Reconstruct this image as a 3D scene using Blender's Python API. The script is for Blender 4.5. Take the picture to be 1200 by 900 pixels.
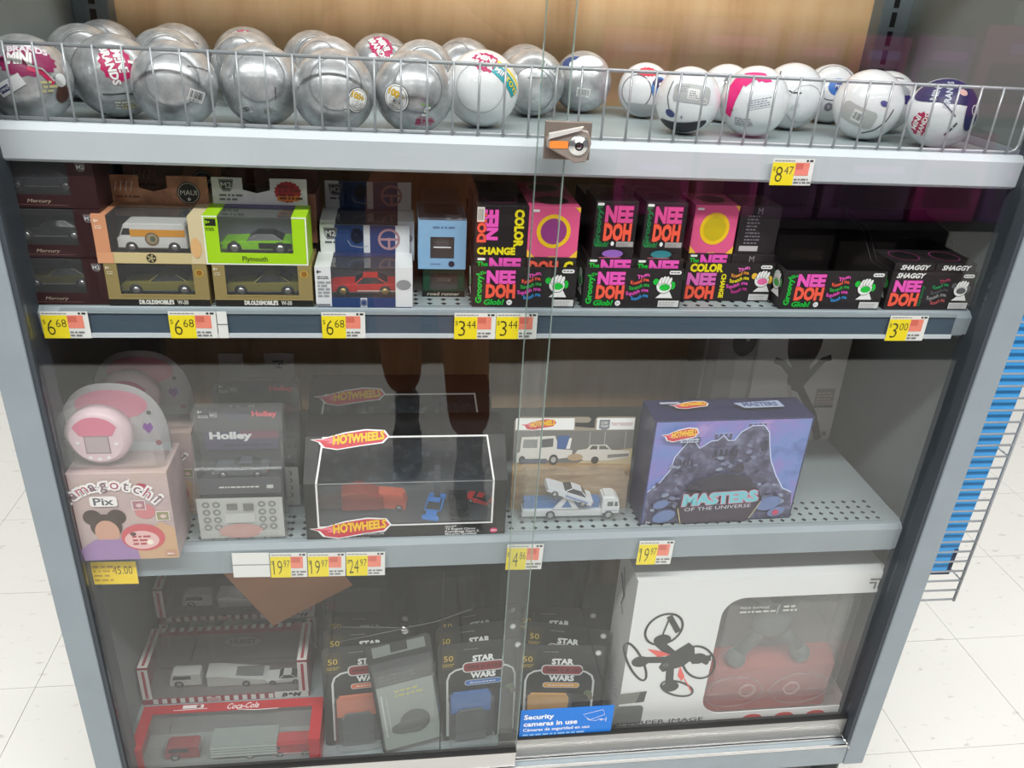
import bpy, bmesh, math, random
from mathutils import Matrix, Vector
random.seed(7)
for o in list(bpy.data.objects): bpy.data.objects.remove(o)
S = bpy.context.scene
COL = S.collection
V = Vector
# ------------------------------------------------------------------ camera
CAM = V((-.1777, -.9233, 1.4087)); FPX = 957.16
yaw, pitch, roll = .1505, .4637, .0614
fwd = V((math.sin(yaw)*math.cos(pitch), math.cos(yaw)*math.cos(pitch), -math.sin(pitch)))
rgt0 = V((math.cos(yaw), -math.sin(yaw), 0)); up0 = rgt0.cross(fwd)
RGT = rgt0*math.cos(roll) + up0*math.sin(roll); UPV = up0*math.cos(roll) - rgt0*math.sin(roll)
cd = bpy.data.cameras.new('camera'); co = bpy.data.objects.new('camera', cd); COL.objects.link(co)
cd.sensor_width = 36; cd.lens = FPX/1200*36; cd.clip_start = .01
co.matrix_world = Matrix(((RGT.x, UPV.x, -fwd.x, CAM.x), (RGT.y, UPV.y, -fwd.y, CAM.y), (RGT.z, UPV.z, -fwd.z, CAM.z), (0, 0, 0, 1)))
S.camera = co
def ray(x, y): return fwd + RGT*((x-600)/FPX) + UPV*((450-y)/FPX)
def atY(x, y, Y): d = ray(x, y); return CAM + d*((Y-CAM.y)/d.y)
def atZ(x, y, Z): d = ray(x, y); return CAM + d*((Z-CAM.z)/d.z)
# ------------------------------------------------------------------ world, lights, exposure
w = bpy.data.worlds.new('store_air'); S.world = w; w.use_nodes = True
bgn = w.node_tree.nodes['Background']; bgn.inputs[0].default_value = (.95, .97, 1, 1); bgn.inputs[1].default_value = .16
S.view_settings.view_transform = 'Standard'; S.view_settings.look = 'None'
S.view_settings.gamma = 1; S.view_settings.use_curve_mapping = False
S.view_settings.exposure = .70
try:
    S.cycles.transparent_max_bounces = 48; S.cycles.max_bounces = 14; S.cycles.glossy_bounces = 6
except Exception: pass
CEIL_Z = 4.3
STRIPS = [(-4.2, 45), (-1.97, 215), (.95, 45), (3.4, 50)]
for i, (yy, pw) in enumerate(STRIPS):
    ld = bpy.data.lights.new('tube_light', 'AREA'); ld.shape = 'RECTANGLE'; ld.size = 7.5; ld.size_y = .32; ld.energy = pw; ld.color = (1, .99, .965)
    lo = bpy.data.objects.new('tube_light', ld); COL.objects.link(lo); lo.location = (0, yy, CEIL_Z-.16)
# ------------------------------------------------------------------ helpers: materials
def lin(c): return tuple(((v/255)/12.92 if v/255 <= .04045 else ((v/255+.055)/1.055)**2.4) for v in c[:3])
MATS = {}
def mat(name, rgb, rough=.5, metal=0, bump=0, bscale=200, vary=0, vscale=30, emit=0, coat=0):
    if name in MATS: return MATS[name]
    m = bpy.data.materials.new(name); m.use_nodes = True; nt = m.node_tree; b = nt.nodes['Principled BSDF']
    c = lin(rgb)+(1,)
    b.inputs['Base Color'].default_value = c; b.inputs['Roughness'].default_value = rough; b.inputs['Metallic'].default_value = metal
    if coat: b.inputs['Coat Weight'].default_value = coat; b.inputs['Coat Roughness'].default_value = .08
    if emit: b.inputs['Emission Color'].default_value = c; b.inputs['Emission Strength'].default_value = emit
    if bump or vary:
        tc = nt.nodes.new('ShaderNodeTexCoord')
    if bump:
        n = nt.nodes.new('ShaderNodeTexNoise'); n.inputs['Scale'].default_value = bscale; nt.links.new(tc.outputs['Object'], n.inputs['Vector'])
        bp = nt.nodes.new('ShaderNodeBump'); bp.inputs['Strength'].default_value = bump; bp.inputs['Distance'].default_value = .002
        nt.links.new(n.outputs['Fac'], bp.inputs['Height']); nt.links.new(bp.outputs['Normal'], b.inputs['Normal'])
    if vary:
        n2 = nt.nodes.new('ShaderNodeTexNoise'); n2.inputs['Scale'].default_value = vscale; n2.inputs['Detail'].default_value = 5
        nt.links.new(tc.outputs['Object'], n2.inputs['Vector'])
        r = nt.nodes.new('ShaderNodeValToRGB'); r.color_ramp.elements[0].position = .3; r.color_ramp.elements[1].position = .7
        r.color_ramp.elements[0].color = tuple(v*(1-vary) for v in c[:3])+(1,); r.color_ramp.elements[1].color = tuple(min(1, v*(1+vary)) for v in c[:3])+(1,)
        nt.links.new(n2.outputs['Fac'], r.inputs['Fac']); nt.links.new(r.outputs['Color'], b.inputs['Base Color'])
    MATS[name] = m; return m
def pm(rgb): return mat('print_%d_%d_%d' % tuple(rgb), rgb, .42)
def noise_print(name, stops, scale, stretch=(1, 1, 1), rough=.35):
    if name in MATS: return MATS[name]
    m = bpy.data.materials.new(name); m.use_nodes = True; nt = m.node_tree; b = nt.nodes['Principled BSDF']; b.inputs['Roughness'].default_value = rough
    tc = nt.nodes.new('ShaderNodeTexCoord'); mp = nt.nodes.new('ShaderNodeMapping'); mp.inputs['Scale'].default_value = stretch
    n = nt.nodes.new('ShaderNodeTexNoise'); n.inputs['Scale'].default_value = scale; n.inputs['Detail'].default_value = 6; n.inputs['Roughness'].default_value = .6
    r = nt.nodes.new('ShaderNodeValToRGB')
    nt.links.new(tc.outputs['Object'], mp.inputs['Vector']); nt.links.new(mp.outputs['Vector'], n.inputs['Vector']); nt.links.new(n.outputs['Fac'], r.inputs['Fac']); nt.links.new(r.outputs['Color'], b.inputs['Base Color'])
    e = r.color_ramp.elements
    while len(e) < len(stops): e.new(.5)
    for k, (p, c) in enumerate(stops): e[k].position = p; e[k].color = lin(c)+(1,)
    MATS[name] = m; return m
def clear(name, refl=1.0, haze=0.0, tint=(255, 255, 255), rough=0.0, hazecol=(225, 228, 228), f0=.042):
    """clear sheet: transmits straight through, reflects by Schlick's Fresnel law, optionally slightly milky"""
    if name in MATS: return MATS[name]
    m = bpy.data.materials.new(name); m.use_nodes = True; nt = m.node_tree; N = nt.nodes; L = nt.links; N.clear()
    out = N.new('ShaderNodeOutputMaterial'); tr = N.new('ShaderNodeBsdfTransparent'); tr.inputs[0].default_value = lin(tint)+(1,)
    gl = N.new('ShaderNodeBsdfGlossy'); gl.inputs['Roughness'].default_value = rough; gl.inputs[0].default_value = (1, 1, 1, 1)
    g = N.new('ShaderNodeNewGeometry'); dot = N.new('ShaderNodeVectorMath'); dot.operation = 'DOT_PRODUCT'
    L.new(g.outputs['Normal'], dot.inputs[0]); L.new(g.outputs['Incoming'], dot.inputs[1])
    def mth(op, a, b=None):
        k = N.new('ShaderNodeMath'); k.operation = op
        for i, v in enumerate((a, b)):
            if v is None: continue
            if isinstance(v, (int, float)): k.inputs[i].default_value = v
            else: L.new(v, k.inputs[i])
        return k.outputs[0]
    c = mth('ABSOLUTE', dot.outputs['Value']); o = mth('SUBTRACT', 1.0, c); p5 = mth('POWER', o, 5.0)
    fr = mth('MULTIPLY', mth('ADD', mth('MULTIPLY', p5, 1-f0), f0), refl)
    mx = N.new('ShaderNodeMixShader'); L.new(fr, mx.inputs[0]); L.new(gl.outputs[0], mx.inputs[2])
    if haze:
        df = N.new('ShaderNodeBsdfDiffuse'); df.inputs[0].default_value = lin(hazecol)+(1,)
        m2 = N.new('ShaderNodeMixShader'); m2.inputs[0].default_value = haze; L.new(tr.outputs[0], m2.inputs[1]); L.new(df.outputs[0], m2.inputs[2]); L.new(m2.outputs[0], mx.inputs[1])
    else: L.new(tr.outputs[0], mx.inputs[1])
    L.new(mx.outputs[0], out.inputs[0]); MATS[name] = m; return m
# ------------------------------------------------------------------ helpers: meshes
class MB:
    def __init__(s): s.v = []; s.f = []; s.m = []; s.mats = []; s.smooth = []
    def mi(s, m):
        if m not in s.mats: s.mats.append(m)
        return s.mats.index(m)
    def face(s, idx, m, sm=False): s.f.append(tuple(idx)); s.m.append(s.mi(m)); s.smooth.append(sm)
    def addv(s, pts): b = len(s.v); s.v += [V(p) for p in pts]; return b
    def box(s, x0, x1, y0, y1, z0, z1, m):
        b = s.addv([(x0, y0, z0), (x1, y0, z0), (x1, y1, z0), (x0, y1, z0), (x0, y0, z1), (x1, y0, z1), (x1, y1, z1), (x0, y1, z1)])
        for q in ((0, 3, 2, 1), (4, 5, 6, 7), (0, 1, 5, 4), (1, 2, 6, 5), (2, 3, 7, 6), (3, 0, 4, 7)): s.face([b+i for i in q], m)
        return s
    def prism(s, pts, y0, y1, m, bev=0, inset=.9, back=True, mf=None, sm=False):
        """outline in xz (counter-clockwise seen from the front, -y); front at y0"""
        n = len(pts); cx = sum(p[0] for p in pts)/n; cz = sum(p[1] for p in pts)/n
        loops = [[(p[0], y1, p[1]) for p in pts], [(p[0], y0+bev, p[1]) for p in pts]]
        if bev: loops.append([(cx+(p[0]-cx)*inset, y0, cz+(p[1]-cz)*inset) for p in pts])
        bs = [s.addv(l) for l in loops]
        for a, b in zip(bs, bs[1:]):
            for i in range(n): j = (i+1) % n; s.face((a+i, b+i, b+j, a+j)[::-1], m, sm)
        s.face([bs[-1]+i for i in range(n)], mf or m)
        if back: s.face([bs[0]+i for i in range(n)][::-1], m)
        return s
    def prismx(s, pts, x0, x1, m):
        """outline in yz extruded along x"""
        n = len(pts); a = s.addv([(x0, p[0], p[1]) for p in pts]); b = s.addv([(x1, p[0], p[1]) for p in pts])
        for i in range(n): j = (i+1) % n; s.face((a+i, a+j, b+j, b+i), m)
        s.face([a+i for i in range(n)][::-1], m); s.face([b+i for i in range(n)], m); return s
    def tube(s, pts, r, m, seg=8, cap=True):
        pts = [V(p) for p in pts]; rings = []
        for i, p in enumerate(pts):
            d = (pts[min(i+1, len(pts)-1)]-pts[max(i-1, 0)]).normalized()
            a = d.orthogonal().normalized() if i == 0 else (A - d*A.dot(d)).normalized()
            A = a; b = d.cross(a)
            rings.append(s.addv([p+(a*math.cos(t)+b*math.sin(t))*r for t in [2*math.pi*k/seg for k in range(seg)]]))
        for a, b in zip(rings, rings[1:]):
            for k in range(seg): l = (k+1) % seg; s.face((a+k, a+l, b+l, b+k), m, True)
        if cap: s.face([rings[0]+k for k in range(seg)][::-1], m); s.face([rings[-1]+k for k in range(seg)], m)
        return s
    def lathe(s, prof, c, ax, m, seg=20, mats=None):
        """prof: (radius, along) pairs; ax: unit axis"""
        ax = V(ax); a = ax.orthogonal().normalized(); b = ax.cross(a); c = V(c); rings = []
        for r, t in prof: rings.append(s.addv([c+ax*t+(a*math.cos(q)+b*math.sin(q))*max(r, 1e-5) for q in [2*math.pi*k/seg for k in range(seg)]]))
        for i, (p, q) in enumerate(zip(rings, rings[1:])):
            for k in range(seg): l = (k+1) % seg; s.face((p+k, p+l, q+l, q+k), mats[i] if mats else m, True)
        return s
    def ball(s, c, r, m, nu=32, nv=20, sc=(1, 1, 1)):
        c = V(c); rings = []
        for j in range(nv+1):
            t = math.pi*j/nv; rings.append(s.addv([c+V((r*sc[0]*math.sin(t)*math.cos(q), r*sc[1]*math.sin(t)*math.sin(q), -r*sc[2]*math.cos(t))) for q in [2*math.pi*k/nu for k in range(nu)]]))
        for p, q in zip(rings, rings[1:]):
            for k in range(nu): l = (k+1) % nu; s.face((p+k, p+l, q+l, q+k), m, True)
        return s
    def xf(s, mtx, start=0):
        for i in range(start, len(s.v)): s.v[i] = mtx @ s.v[i]
        return s
    def build(s, name, parent=None, loc=None, bevel=0):
        me = bpy.data.meshes.new(name); me.from_pydata([tuple(v) for v in s.v], [], s.f)
        for m in s.mats: me.materials.append(m)
        me.polygons.foreach_set('material_index', s.m); me.polygons.foreach_set('use_smooth', s.smooth); me.update()
        o = bpy.data.objects.new(name, me); COL.objects.link(o)
        if parent: o.parent = parent
        if loc: o.location = loc
        if bevel:
            b = o.modifiers.new('edge', 'BEVEL'); b.width = bevel; b.segments = 2; b.limit_method = 'ANGLE'
        return o
def tag(o, label, cat, group=None, kind=None):
    if label: o['label'] = label
    if cat: o['category'] = cat
    if group: o['group'] = group
    if kind: o['kind'] = kind
    return o
def thing(name, label, cat, loc=(0, 0, 0), rz=0, group=None):
    o = bpy.data.objects.new(name, None); COL.objects.link(o); o.empty_display_size = .02
    o.location = loc; o.rotation_euler = (0, 0, rz); return tag(o, label, cat, group)
# ------------------------------------------------------------------ helpers: flat print
TXT = {}
def text_geo(s, bold, shear):
    k = (s, bold, shear)
    if k not in TXT:
        cu = bpy.data.curves.new('t', 'FONT'); cu.body = s; cu.size = 1; cu.offset = bold; cu.shear = shear; cu.resolution_u = 2; cu.align_x = 'CENTER'; cu.align_y = 'BOTTOM_BASELINE'
        ob = bpy.data.objects.new('t', cu); me = ob.to_mesh()
        TXT[k] = ([(v.co.x, v.co.y) for v in me.vertices], [tuple(p.vertices) for p in me.polygons])
        ob.to_mesh_clear(); bpy.data.objects.remove(ob); bpy.data.curves.remove(cu)
    return TXT[k]
class Print:
    """flat ink shapes in a plane (origin, u, v) just proud of a surface; every element lies a hair above the one before"""
    def __init__(s, o=(0, 0, 0), u=(1, 0, 0), v=(0, 0, 1), fn=None, step=.00004, base=.0003):
        s.mb = MB(); s.fn = fn; s.k = 0; s.step = step; s.base = base; s.frame(o, u, v)
    def frame(s, o, u, v): s.o = V(o); s.u = V(u).normalized(); s.v = V(v).normalized(); s.n = s.u.cross(s.v); return s
    def pt(s, x, y):
        h = s.base+s.step*s.k
        return s.fn(x, y, h) if s.fn else s.o+s.u*x+s.v*y+s.n*h
    def geo(s, pts, faces, c):
        m = c if not isinstance(c, (tuple, list)) else pm(c)
        if s.fn:      # wrapped print: cut into small triangles so that it follows the curve
            tris = []
            for f in faces:
                q = [pts[i] for i in f]
                if len(q) <= 4: tris += [(q[0], q[i], q[i+1]) for i in range(1, len(q)-1)]
                else:
                    cx, cy = sum(p[0] for p in q)/len(q), sum(p[1] for p in q)/len(q); tris += [((cx, cy), q[i], q[(i+1) % len(q)]) for i in range(len(q))]
            while tris:
                a, b, c_ = tris.pop(); e = [math.dist(a, b), math.dist(b, c_), math.dist(c_, a)]; k = e.index(max(e))
                if e[k] > .0058:
                    v = (a, b, c_); p0, p1, p2 = v[k], v[(k+1) % 3], v[(k+2) % 3]; mid = ((p0[0]+p1[0])/2, (p0[1]+p1[1])/2); tris += [(p0, mid, p2), (mid, p1, p2)]
                else:
                    bb = s.mb.addv([s.pt(*a), s.pt(*b), s.pt(*c_)]); s.mb.face((bb, bb+1, bb+2), m)
            s.k += 1; return s
        b = s.mb.addv([s.pt(*p) for p in pts])
        for f in faces: s.mb.face([b+i for i in f], m)
        s.k += 1; return s
    def poly(s, pts, c): return s.geo(pts, [range(len(pts))], c)
    def rect(s, x, y, w, h, c): return s.poly([(x, y), (x+w, y), (x+w, y+h), (x, y+h)], c)
    def rrect(s, x, y, w, h, r, c, n=5):
        P = []
        for cx, cy, a0 in ((x+w-r, y+r, -90), (x+w-r, y+h-r, 0), (x+r, y+h-r, 90), (x+r, y+r, 180)):
            for k in range(n+1): a = math.radians(a0+90*k/n); P.append((cx+r*math.cos(a), cy+r*math.sin(a)))
        return s.poly(P, c)
    def ell(s, cx, cy, rx, ry, c, rot=0, n=24, rings=3, mod=None):
        P = [(cx, cy)]; F = []; cr, sr = math.cos(rot), math.sin(rot)
        for j in range(1, rings+1):
            for k in range(n):
                a = 2*math.pi*k/n; q = j/rings*(mod(k) if mod else 1); X, Y = rx*q*math.cos(a), ry*q*math.sin(a); P.append((cx+X*cr-Y*sr, cy+X*sr+Y*cr))
        for k in range(n): F.append((0, 1+k, 1+(k+1) % n))
        for j in range(rings-1):
            for k in range(n): l = (k+1) % n; a = 1+j*n; F.append((a+k, a+n+k, a+n+l, a+l))
        return s.geo(P, F, c)
    def burst(s, cx, cy, r, c, n=32, dep=.82, ry=None): return s.ell(cx, cy, r, ry or r, c, n=n, rings=2, mod=lambda k: 1 if k % 2 else dep)
    def line(s, pts, w, c, closed=False):
        P = []; F = []; n = len(pts)
        for i in range(n):
            a = pts[(i-1) % n] if (closed or i > 0) else pts[i]; b = pts[(i+1) % n] if (closed or i < n-1) else pts[i]
            dx, dy = b[0]-a[0], b[1]-a[1]; l = math.hypot(dx, dy) or 1; nx, ny = -dy/l*w/2, dx/l*w/2
            P += [(pts[i][0]+nx, pts[i][1]+ny), (pts[i][0]-nx, pts[i][1]-ny)]
        for i in range(n if closed else n-1): j = (i+1) % n; F.append((2*i+1, 2*j+1, 2*j, 2*i))
        return s.geo(P, F, c)
    def ering(s, cx, cy, rx, ry, w, c, rot=0, a0=0, a1=360, n=28):
        cr, sr = math.cos(rot), math.sin(rot); P = []; full = a1-a0 >= 360
        for k in range(n if full else n+1):
            a = math.radians(a0+(a1-a0)*k/n); X, Y = rx*math.cos(a), ry*math.sin(a); P.append((cx+X*cr-Y*sr, cy+X*sr+Y*cr))
        return s.line(P, w, c, full)
    def text(s, t, x, y, h, c, w=None, bold=.0, shear=0, rot=0, out=None, outw=.03, warp=None):
        """centred at x, baseline y, cap height about h; w forces the width"""
        P, F = text_geo(t, bold, shear)
        if not P: return s
        x0 = min(p[0] for p in P); x1 = max(p[0] for p in P); cxm = (x0+x1)/2
        sy = h/.69; sx = sy if w is None else w/(x1-x0)
        cr, sr = math.cos(rot), math.sin(rot)
        def tf(p, cm):
            X, Y = (p[0]-cm)*sx, p[1]*sy
            if warp: X, Y = warp(X, Y)
            return (x+X*cr-Y*sr, y+X*sr+Y*cr)
        if out:
            P2, F2 = text_geo(t, bold+outw, shear); s.geo([tf(p, cxm) for p in P2], F2, out)
        return s.geo([tf(p, cxm) for p in P], F, c)
    def bars(s, x, y, w, h, n=14, c=(25, 25, 25)):
        rnd = random.Random(int(x*1e5)+n); P = []; F = []
        for k in range(n):
            ww = w/n*rnd.uniform(.25, .75); X = x+w*k/n; P += [(X, y), (X+ww, y), (X+ww, y+h), (X, y+h)]; F.append((4*k, 4*k+1, 4*k+2, 4*k+3))
        return s.geo(P, F, c)
    def scribble(s, x, y, w, rows, lh, c, frac=.5, seed=1):
        """rows of unreadably small lettering, as broken bars"""
        rnd = random.Random(seed); P = []; F = []
        for r in range(rows):
            X = x; lim = x+w*rnd.uniform(.7, 1)
            while X < lim:
                ww = rnd.uniform(.6, 2.2)*lh*frac*1.6; yy = y-r*lh; b = len(P); P += [(X, yy), (X+ww, yy), (X+ww, yy+lh*frac), (X, yy+lh*frac)]; F.append((b, b+1, b+2, b+3)); X += ww+lh*.35
        return s.geo(P, F, c)
    def build(s, parent, name='print'): return s.mb.build(name, parent)
def front_back(o, rz): pass
# ------------------------------------------------------------------ materials of the place
def wood_mat():
    m = noise_print('maple_panel', [(.25, (196, 152, 108)), (.5, (220, 180, 134)), (.75, (230, 198, 154))], 9, (2.2, 2.2, .35), .42); return m
WOOD = wood_mat()
STEEL = mat('grey_powder_steel', (150, 161, 167), .42, 0, .05, 400, .05, 14)
STEEL_L = mat('pale_grey_steel', (200, 207, 212), .38, 0, .04, 400, .03, 10)
STEEL_D = mat('dark_channel', (60, 67, 74), .5); UPR = mat('frame_grey_steel', (140, 151, 158), .42, 0, .05, 400, .05, 14)
WALLM = mat('side_panel_steel', (118, 126, 126), .5, 0, .05, 300, .10, 7)
DECK = mat('shelf_deck_steel', (152, 163, 165), .4, 0, .04, 300, .05, 9)
CHROME = mat('chrome', (215, 215, 215), .14, 1)
WIRE = mat('grey_wire', (168, 172, 176), .32, .3)
ALU = mat('brushed_aluminium', (172, 172, 170), .38, .7, .08, 300)
ALU_L = mat('pale_aluminium', (205, 205, 202), .35, .4)
BLACKP = mat('black_plastic', (18, 18, 20), .35)
GLASS = clear('sheet_glass', 1.0, .0, (252, 253, 253))
GLASS_E = clear('glass_edge', 1.0, .45, (205, 222, 216), .1, (176, 192, 186))
PLASTIC = clear('clear_plastic', .75, .035, (250, 250, 250), .05)
BLISTER = clear('blister_plastic', 1.25, .075, (246, 247, 247), .07)
# ------------------------------------------------------------------ floor, ceiling
fl = MB().box(-5, 5, -4.5, 4.5, -.06, -.004, mat('grout', (186, 185, 180), .8)).build('floor'); tag(fl, 'white speckled vinyl tile floor with fine grout joints', None, None, 'structure')
tm = bpy.data.materials.new('vinyl_tile'); tm.use_nodes = True
nt = tm.node_tree; b = nt.nodes['Principled BSDF']; b.inputs['Roughness'].default_value = .28
tc = nt.nodes.new('ShaderNodeTexCoord'); oi = nt.nodes.new('ShaderNodeObjectInfo'); ad = nt.nodes.new('ShaderNodeVectorMath'); ad.operation = 'ADD'
mp = nt.nodes.new('ShaderNodeMapping'); mp.inputs['Scale'].default_value = (1, 2.2, 1)
n1 = nt.nodes.new('ShaderNodeTexNoise'); n1.inputs['Scale'].default_value = 26; n1.inputs['Detail'].default_value = 3
r1 = nt.nodes.new('ShaderNodeValToRGB'); e = r1.color_ramp.elements; e[0].position = .27; e[0].color = lin((192, 189, 184))+(1,); e[1].position = .36; e[1].color = lin((216, 215, 210))+(1,)
nt.links.new(tc.outputs['Object'], ad.inputs[0]); nt.links.new(oi.outputs['Location'], ad.inputs[1]); nt.links.new(ad.outputs[0], mp.inputs[0]); nt.links.new(mp.outputs[0], n1.inputs['Vector']); nt.links.new(n1.outputs['Fac'], r1.inputs[0]); nt.links.new(r1.outputs[0], b.inputs['Base Color'])
T = .3048; gx, gy = 1.18, .4467
tmesh = None
for i in range(-10, 7):
    for j in range(-9, 7):
        x, y = gx+i*T, gy+j*T
        if tmesh is None:
            o = MB().box(.0006, T-.0006, .0006, T-.0006, -.004, 0, tm).build('floor_tile', fl); tmesh = o.data
        else:
            o = bpy.data.objects.new('floor_tile', tmesh); COL.objects.link(o); o.parent = fl
        o.location = (x, y, random.uniform(-.0003, 0))
ce = MB().box(-5, 5, -4.5, 4.5, CEIL_Z, CEIL_Z+.05, mat('ceiling_white', (205, 208, 206), .8)).build('ceiling'); tag(ce, 'white store ceiling above the aisle', None, None, 'structure')
for i, (yy, pw) in enumerate(STRIPS):
    t = thing('ceiling_light', ['long tube light over the far side of the aisle', 'long tube light over the aisle in front of the cabinet', 'long tube light above the back of the cabinet', 'long tube light in the next aisle behind the cabinet'][i], 'light', (0, yy, CEIL_Z-.15), 0, 'ceiling tube lights')
    MB().prismx([(-.17, 0), (-.17, .02), (-.05, .1), (.05, .1), (.17, .02), (.17, 0), (.16, 0), (.045, .09), (-.045, .09), (-.16, 0)][::-1], -3.8, 3.8, mat('fixture_white', (225, 228, 226), .5)).build('reflector', t)
    MB().box(-3.7, 3.7, -.03, .03, .1, .15, mat('fixture_white', (225, 228, 226), .5)).build('mount', t)
# ------------------------------------------------------------------ the cabinet
CZ0, CZ1 = .165, 1.78
cab = thing('display_cabinet', 'grey steel locked store display cabinet with shelves and sliding glass doors', 'cabinet')
for sx in (-1, 1):
    a, b = sorted((sx*.61, sx*.648))
    MB().box(a, b, 0, .055, CZ0, CZ1, UPR).build('frame_upright', cab, bevel=.002)
    a, b = sorted((sx*.604, sx*.61))
    MB().box(a, b, .003, .05, .225, CZ1, STEEL_D).build('door_channel', cab)
    a, b = sorted((sx*.645, sx*.648))
    MB().box(a, b, .055, .49, .0, CZ1, WALLM).build('side_panel', cab)
    a, b = sorted((sx*.595, sx*.645))
    rp = MB().box(a, b, .44, .472, .2, CZ1, mat('rear_post_grey', (112, 122, 126), .45, 0, 0, 0, .06, 12)).build('rear_post', cab, bevel=.0015)
    sm = None
    for k in range(23):
        if sm is None: o = MB().box(-.0045, .0045, -.0012, .004, -.011, .011, mat('slot_black', (10, 10, 11), .8)).build('slot', rp); sm = o.data
        else: o = bpy.data.objects.new('slot', sm); COL.objects.link(o); o.parent = rp
        o.location = (sx*.617, .4405, 1.235+.0285*k)
MB().box(-.645, .645, .472, .484, .2, CZ1, WOOD).build('back_panel', cab)
MB().box(-.648, .648, .0, .05, CZ1, CZ1+.05, STEEL).build('top_rail', cab, bevel=.002)
MB().box(-.62, .62, .20, .215, .0, CZ0, mat('kick_plate', (120, 126, 128), .5)).build('kick_plate', cab)
MB().box(-.645, .645, .045, .472, CZ0, .20, DECK).build('base_deck', cab)
tr = MB().box(-.61, .61, .002, .045, CZ0, .212, STEEL).build('bottom_track', cab, bevel=.002)
MB().box(-.609, .609, .0, .003, .212, .217, CHROME).box(-.609, .609, .0145, .0165, .212, .217, CHROME).box(-.609, .609, .033, .035, .212, .217, CHROME).build('track_lip', tr)
# sliding doors (left one runs in the front track)
def door(name, x0, x1, y, rx0, rx1, railm, zr):
    d = MB(); m0 = len(d.v)
    d.box(x0, x1, y, y+.005, .225, CZ1-.01, GLASS); o = d.build(name, cab)
    e = MB()
    for xe in ((x1,) if x0 < -.5 else (x0,)): e.box(xe-.0006, xe+.0006, y-.0002, y+.0052, .262, CZ1-.01, GLASS_E)
    e.build('glass_edge', o)
    MB().box(rx0, rx1, y-.004, y+.009, .2175, zr, railm).build('door_rail', o, bevel=.0012)
    MB().box(rx0, rx1, y-.0042, y+.0092, zr, zr+.0035, mat('rail_gasket', (30, 30, 30), .6)).build('gasket', o)
    return o
dl = door('sliding_glass_door', -.603, .008, .007, -.603, .008, ALU_L, .252)
dr = door('sliding_glass_door', -.022, .603, .0215, -.02, .603, ALU, .2635)
dl['label'] = 'left sliding glass pane'; dr['label'] = 'right sliding glass pane'
MB().tube([(.598, -.003, .228), (.604, -.006, .219), (.606, -.006, .214)], .0016, CHROME, 6).build('door_stop', cab)
MB().tube([(.598, -.003, .228), (.598, .02, .228)], .0016, CHROME, 6).build('door_stop', cab)
# shelves
def holes(x0, x1, y0, rows, z, px=.0178, py=.0148, r=.0042, m=DECK):
    b = MB(); dk = mat('hole_shadow_steel', (52, 56, 58), .6); n = int((x1-x0)/px)
    for j in range(rows):
        for i in range(n):
            cx = x0+(i+.5)*px+(px*.0); cy = y0+(j+.5)*py; hx, hy = px/2, py/2
            k = b.addv([(cx-hx, cy-hy, z), (cx+hx, cy-hy, z), (cx+hx, cy+hy, z), (cx-hx, cy+hy, z), (cx, cy-r, z), (cx+r, cy, z), (cx, cy+r, z), (cx-r, cy, z), (cx, cy-r, z-.003), (cx+r, cy, z-.003), (cx, cy+r, z-.003), (cx-r, cy, z-.003)])
            for q in ((0, 1, 5, 4), (1, 2, 6, 5), (2, 3, 7, 6), (3, 0, 4, 7)): b.face([k+t for t in q], m)
            for q in ((4, 5, 9, 8), (5, 6, 10, 9), (6, 7, 11, 10), (7, 4, 8, 11)): b.face([k+t for t in q], dk)
    return b, x0+n*px
def shelf(z0, z1, nm, fasm, perf=True, channel=False, xe=.607, depth=.435, sink=0):
    ya = .038
    prof = [(ya+.006, z0), (ya, z0+.004), (ya-.002, z1-.008), (ya+.004, z1-.0005), (ya+.012, z1-.0005), (ya+.012, z0)]
    s = MB().prismx(prof, -xe+.01, xe-.01, fasm).build(nm, cab)
    for sx in (-1, 1):
        e = MB(); p2 = [(ya+.03, z0+.004), (ya+.012, z0), (ya+.002, z0+.004), (ya, z1-.008), (ya+.008, z1-.001), (ya+.04, z1-.001)]
        a, b_ = sorted((sx*(xe-.01), sx*xe)); e.prismx(p2, a, b_, fasm).build('end_cap', s)
    d = MB()
    if perf:
        d, xr = holes(-xe+.012, xe-.012, ya+.012, 4, z1)
        d.box(xr, xe-.002, ya+.012, ya+.012+4*.0148, z1-.003, z1, DECK); d.box(-xe+.002, -xe+.012, ya+.012, ya+.012+4*.0148, z1-.003, z1, DECK)
        d.box(-xe+.002, xe-.002, ya+.012, ya+.012+4*.0148, z1-.012, z1-.010, mat('hole_shadow_steel', (52, 56, 58), .6))
        d.box(-xe+.002, xe-.002, ya+.012+4*.0148, depth, z1-.012, z1, DECK)
    else: d.box(-xe+.002, xe-.002, ya+.012, depth, z1-.012-sink, z1-sink, DECK)
    d.build('deck', s)
    for sx in (-1, 1):
        MB().prism([(0, 0), (.003, 0), (.003, .05), (0, .05)], .05, .44, STEEL).build('bracket', s, (sx*(xe+.004)-.0015, 0, z0-.01))
    if channel:
        c = MB(); h = z1-z0
        c.box(-xe+.03, xe-.03, ya-.0035, ya+.002, z0+h*.16, z1-h*.14, mat('ticket_channel_blue', (70, 86, 100), .22, 0, 0, 0, .08, 5))
        c.box(-xe+.03, xe-.03, ya-.006, ya+.002, z0+.001, z0+h*.17, STEEL_L); c.box(-xe+.03, xe-.03, ya-.0055, ya+.002, z1-h*.15, z1-h*.03, STEEL)
        c.build('ticket_channel', s)
    return s
SH1, SH2, SH3 = 1.227, 1.0285, .671
shelf(1.197, 1.240, 'shelf', STEEL_L, perf=False, xe=.638, sink=.013)
shelf(.9905, SH2, 'shelf', STEEL, channel=True)
shelf(.618, SH3, 'shelf', STEEL)
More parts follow.
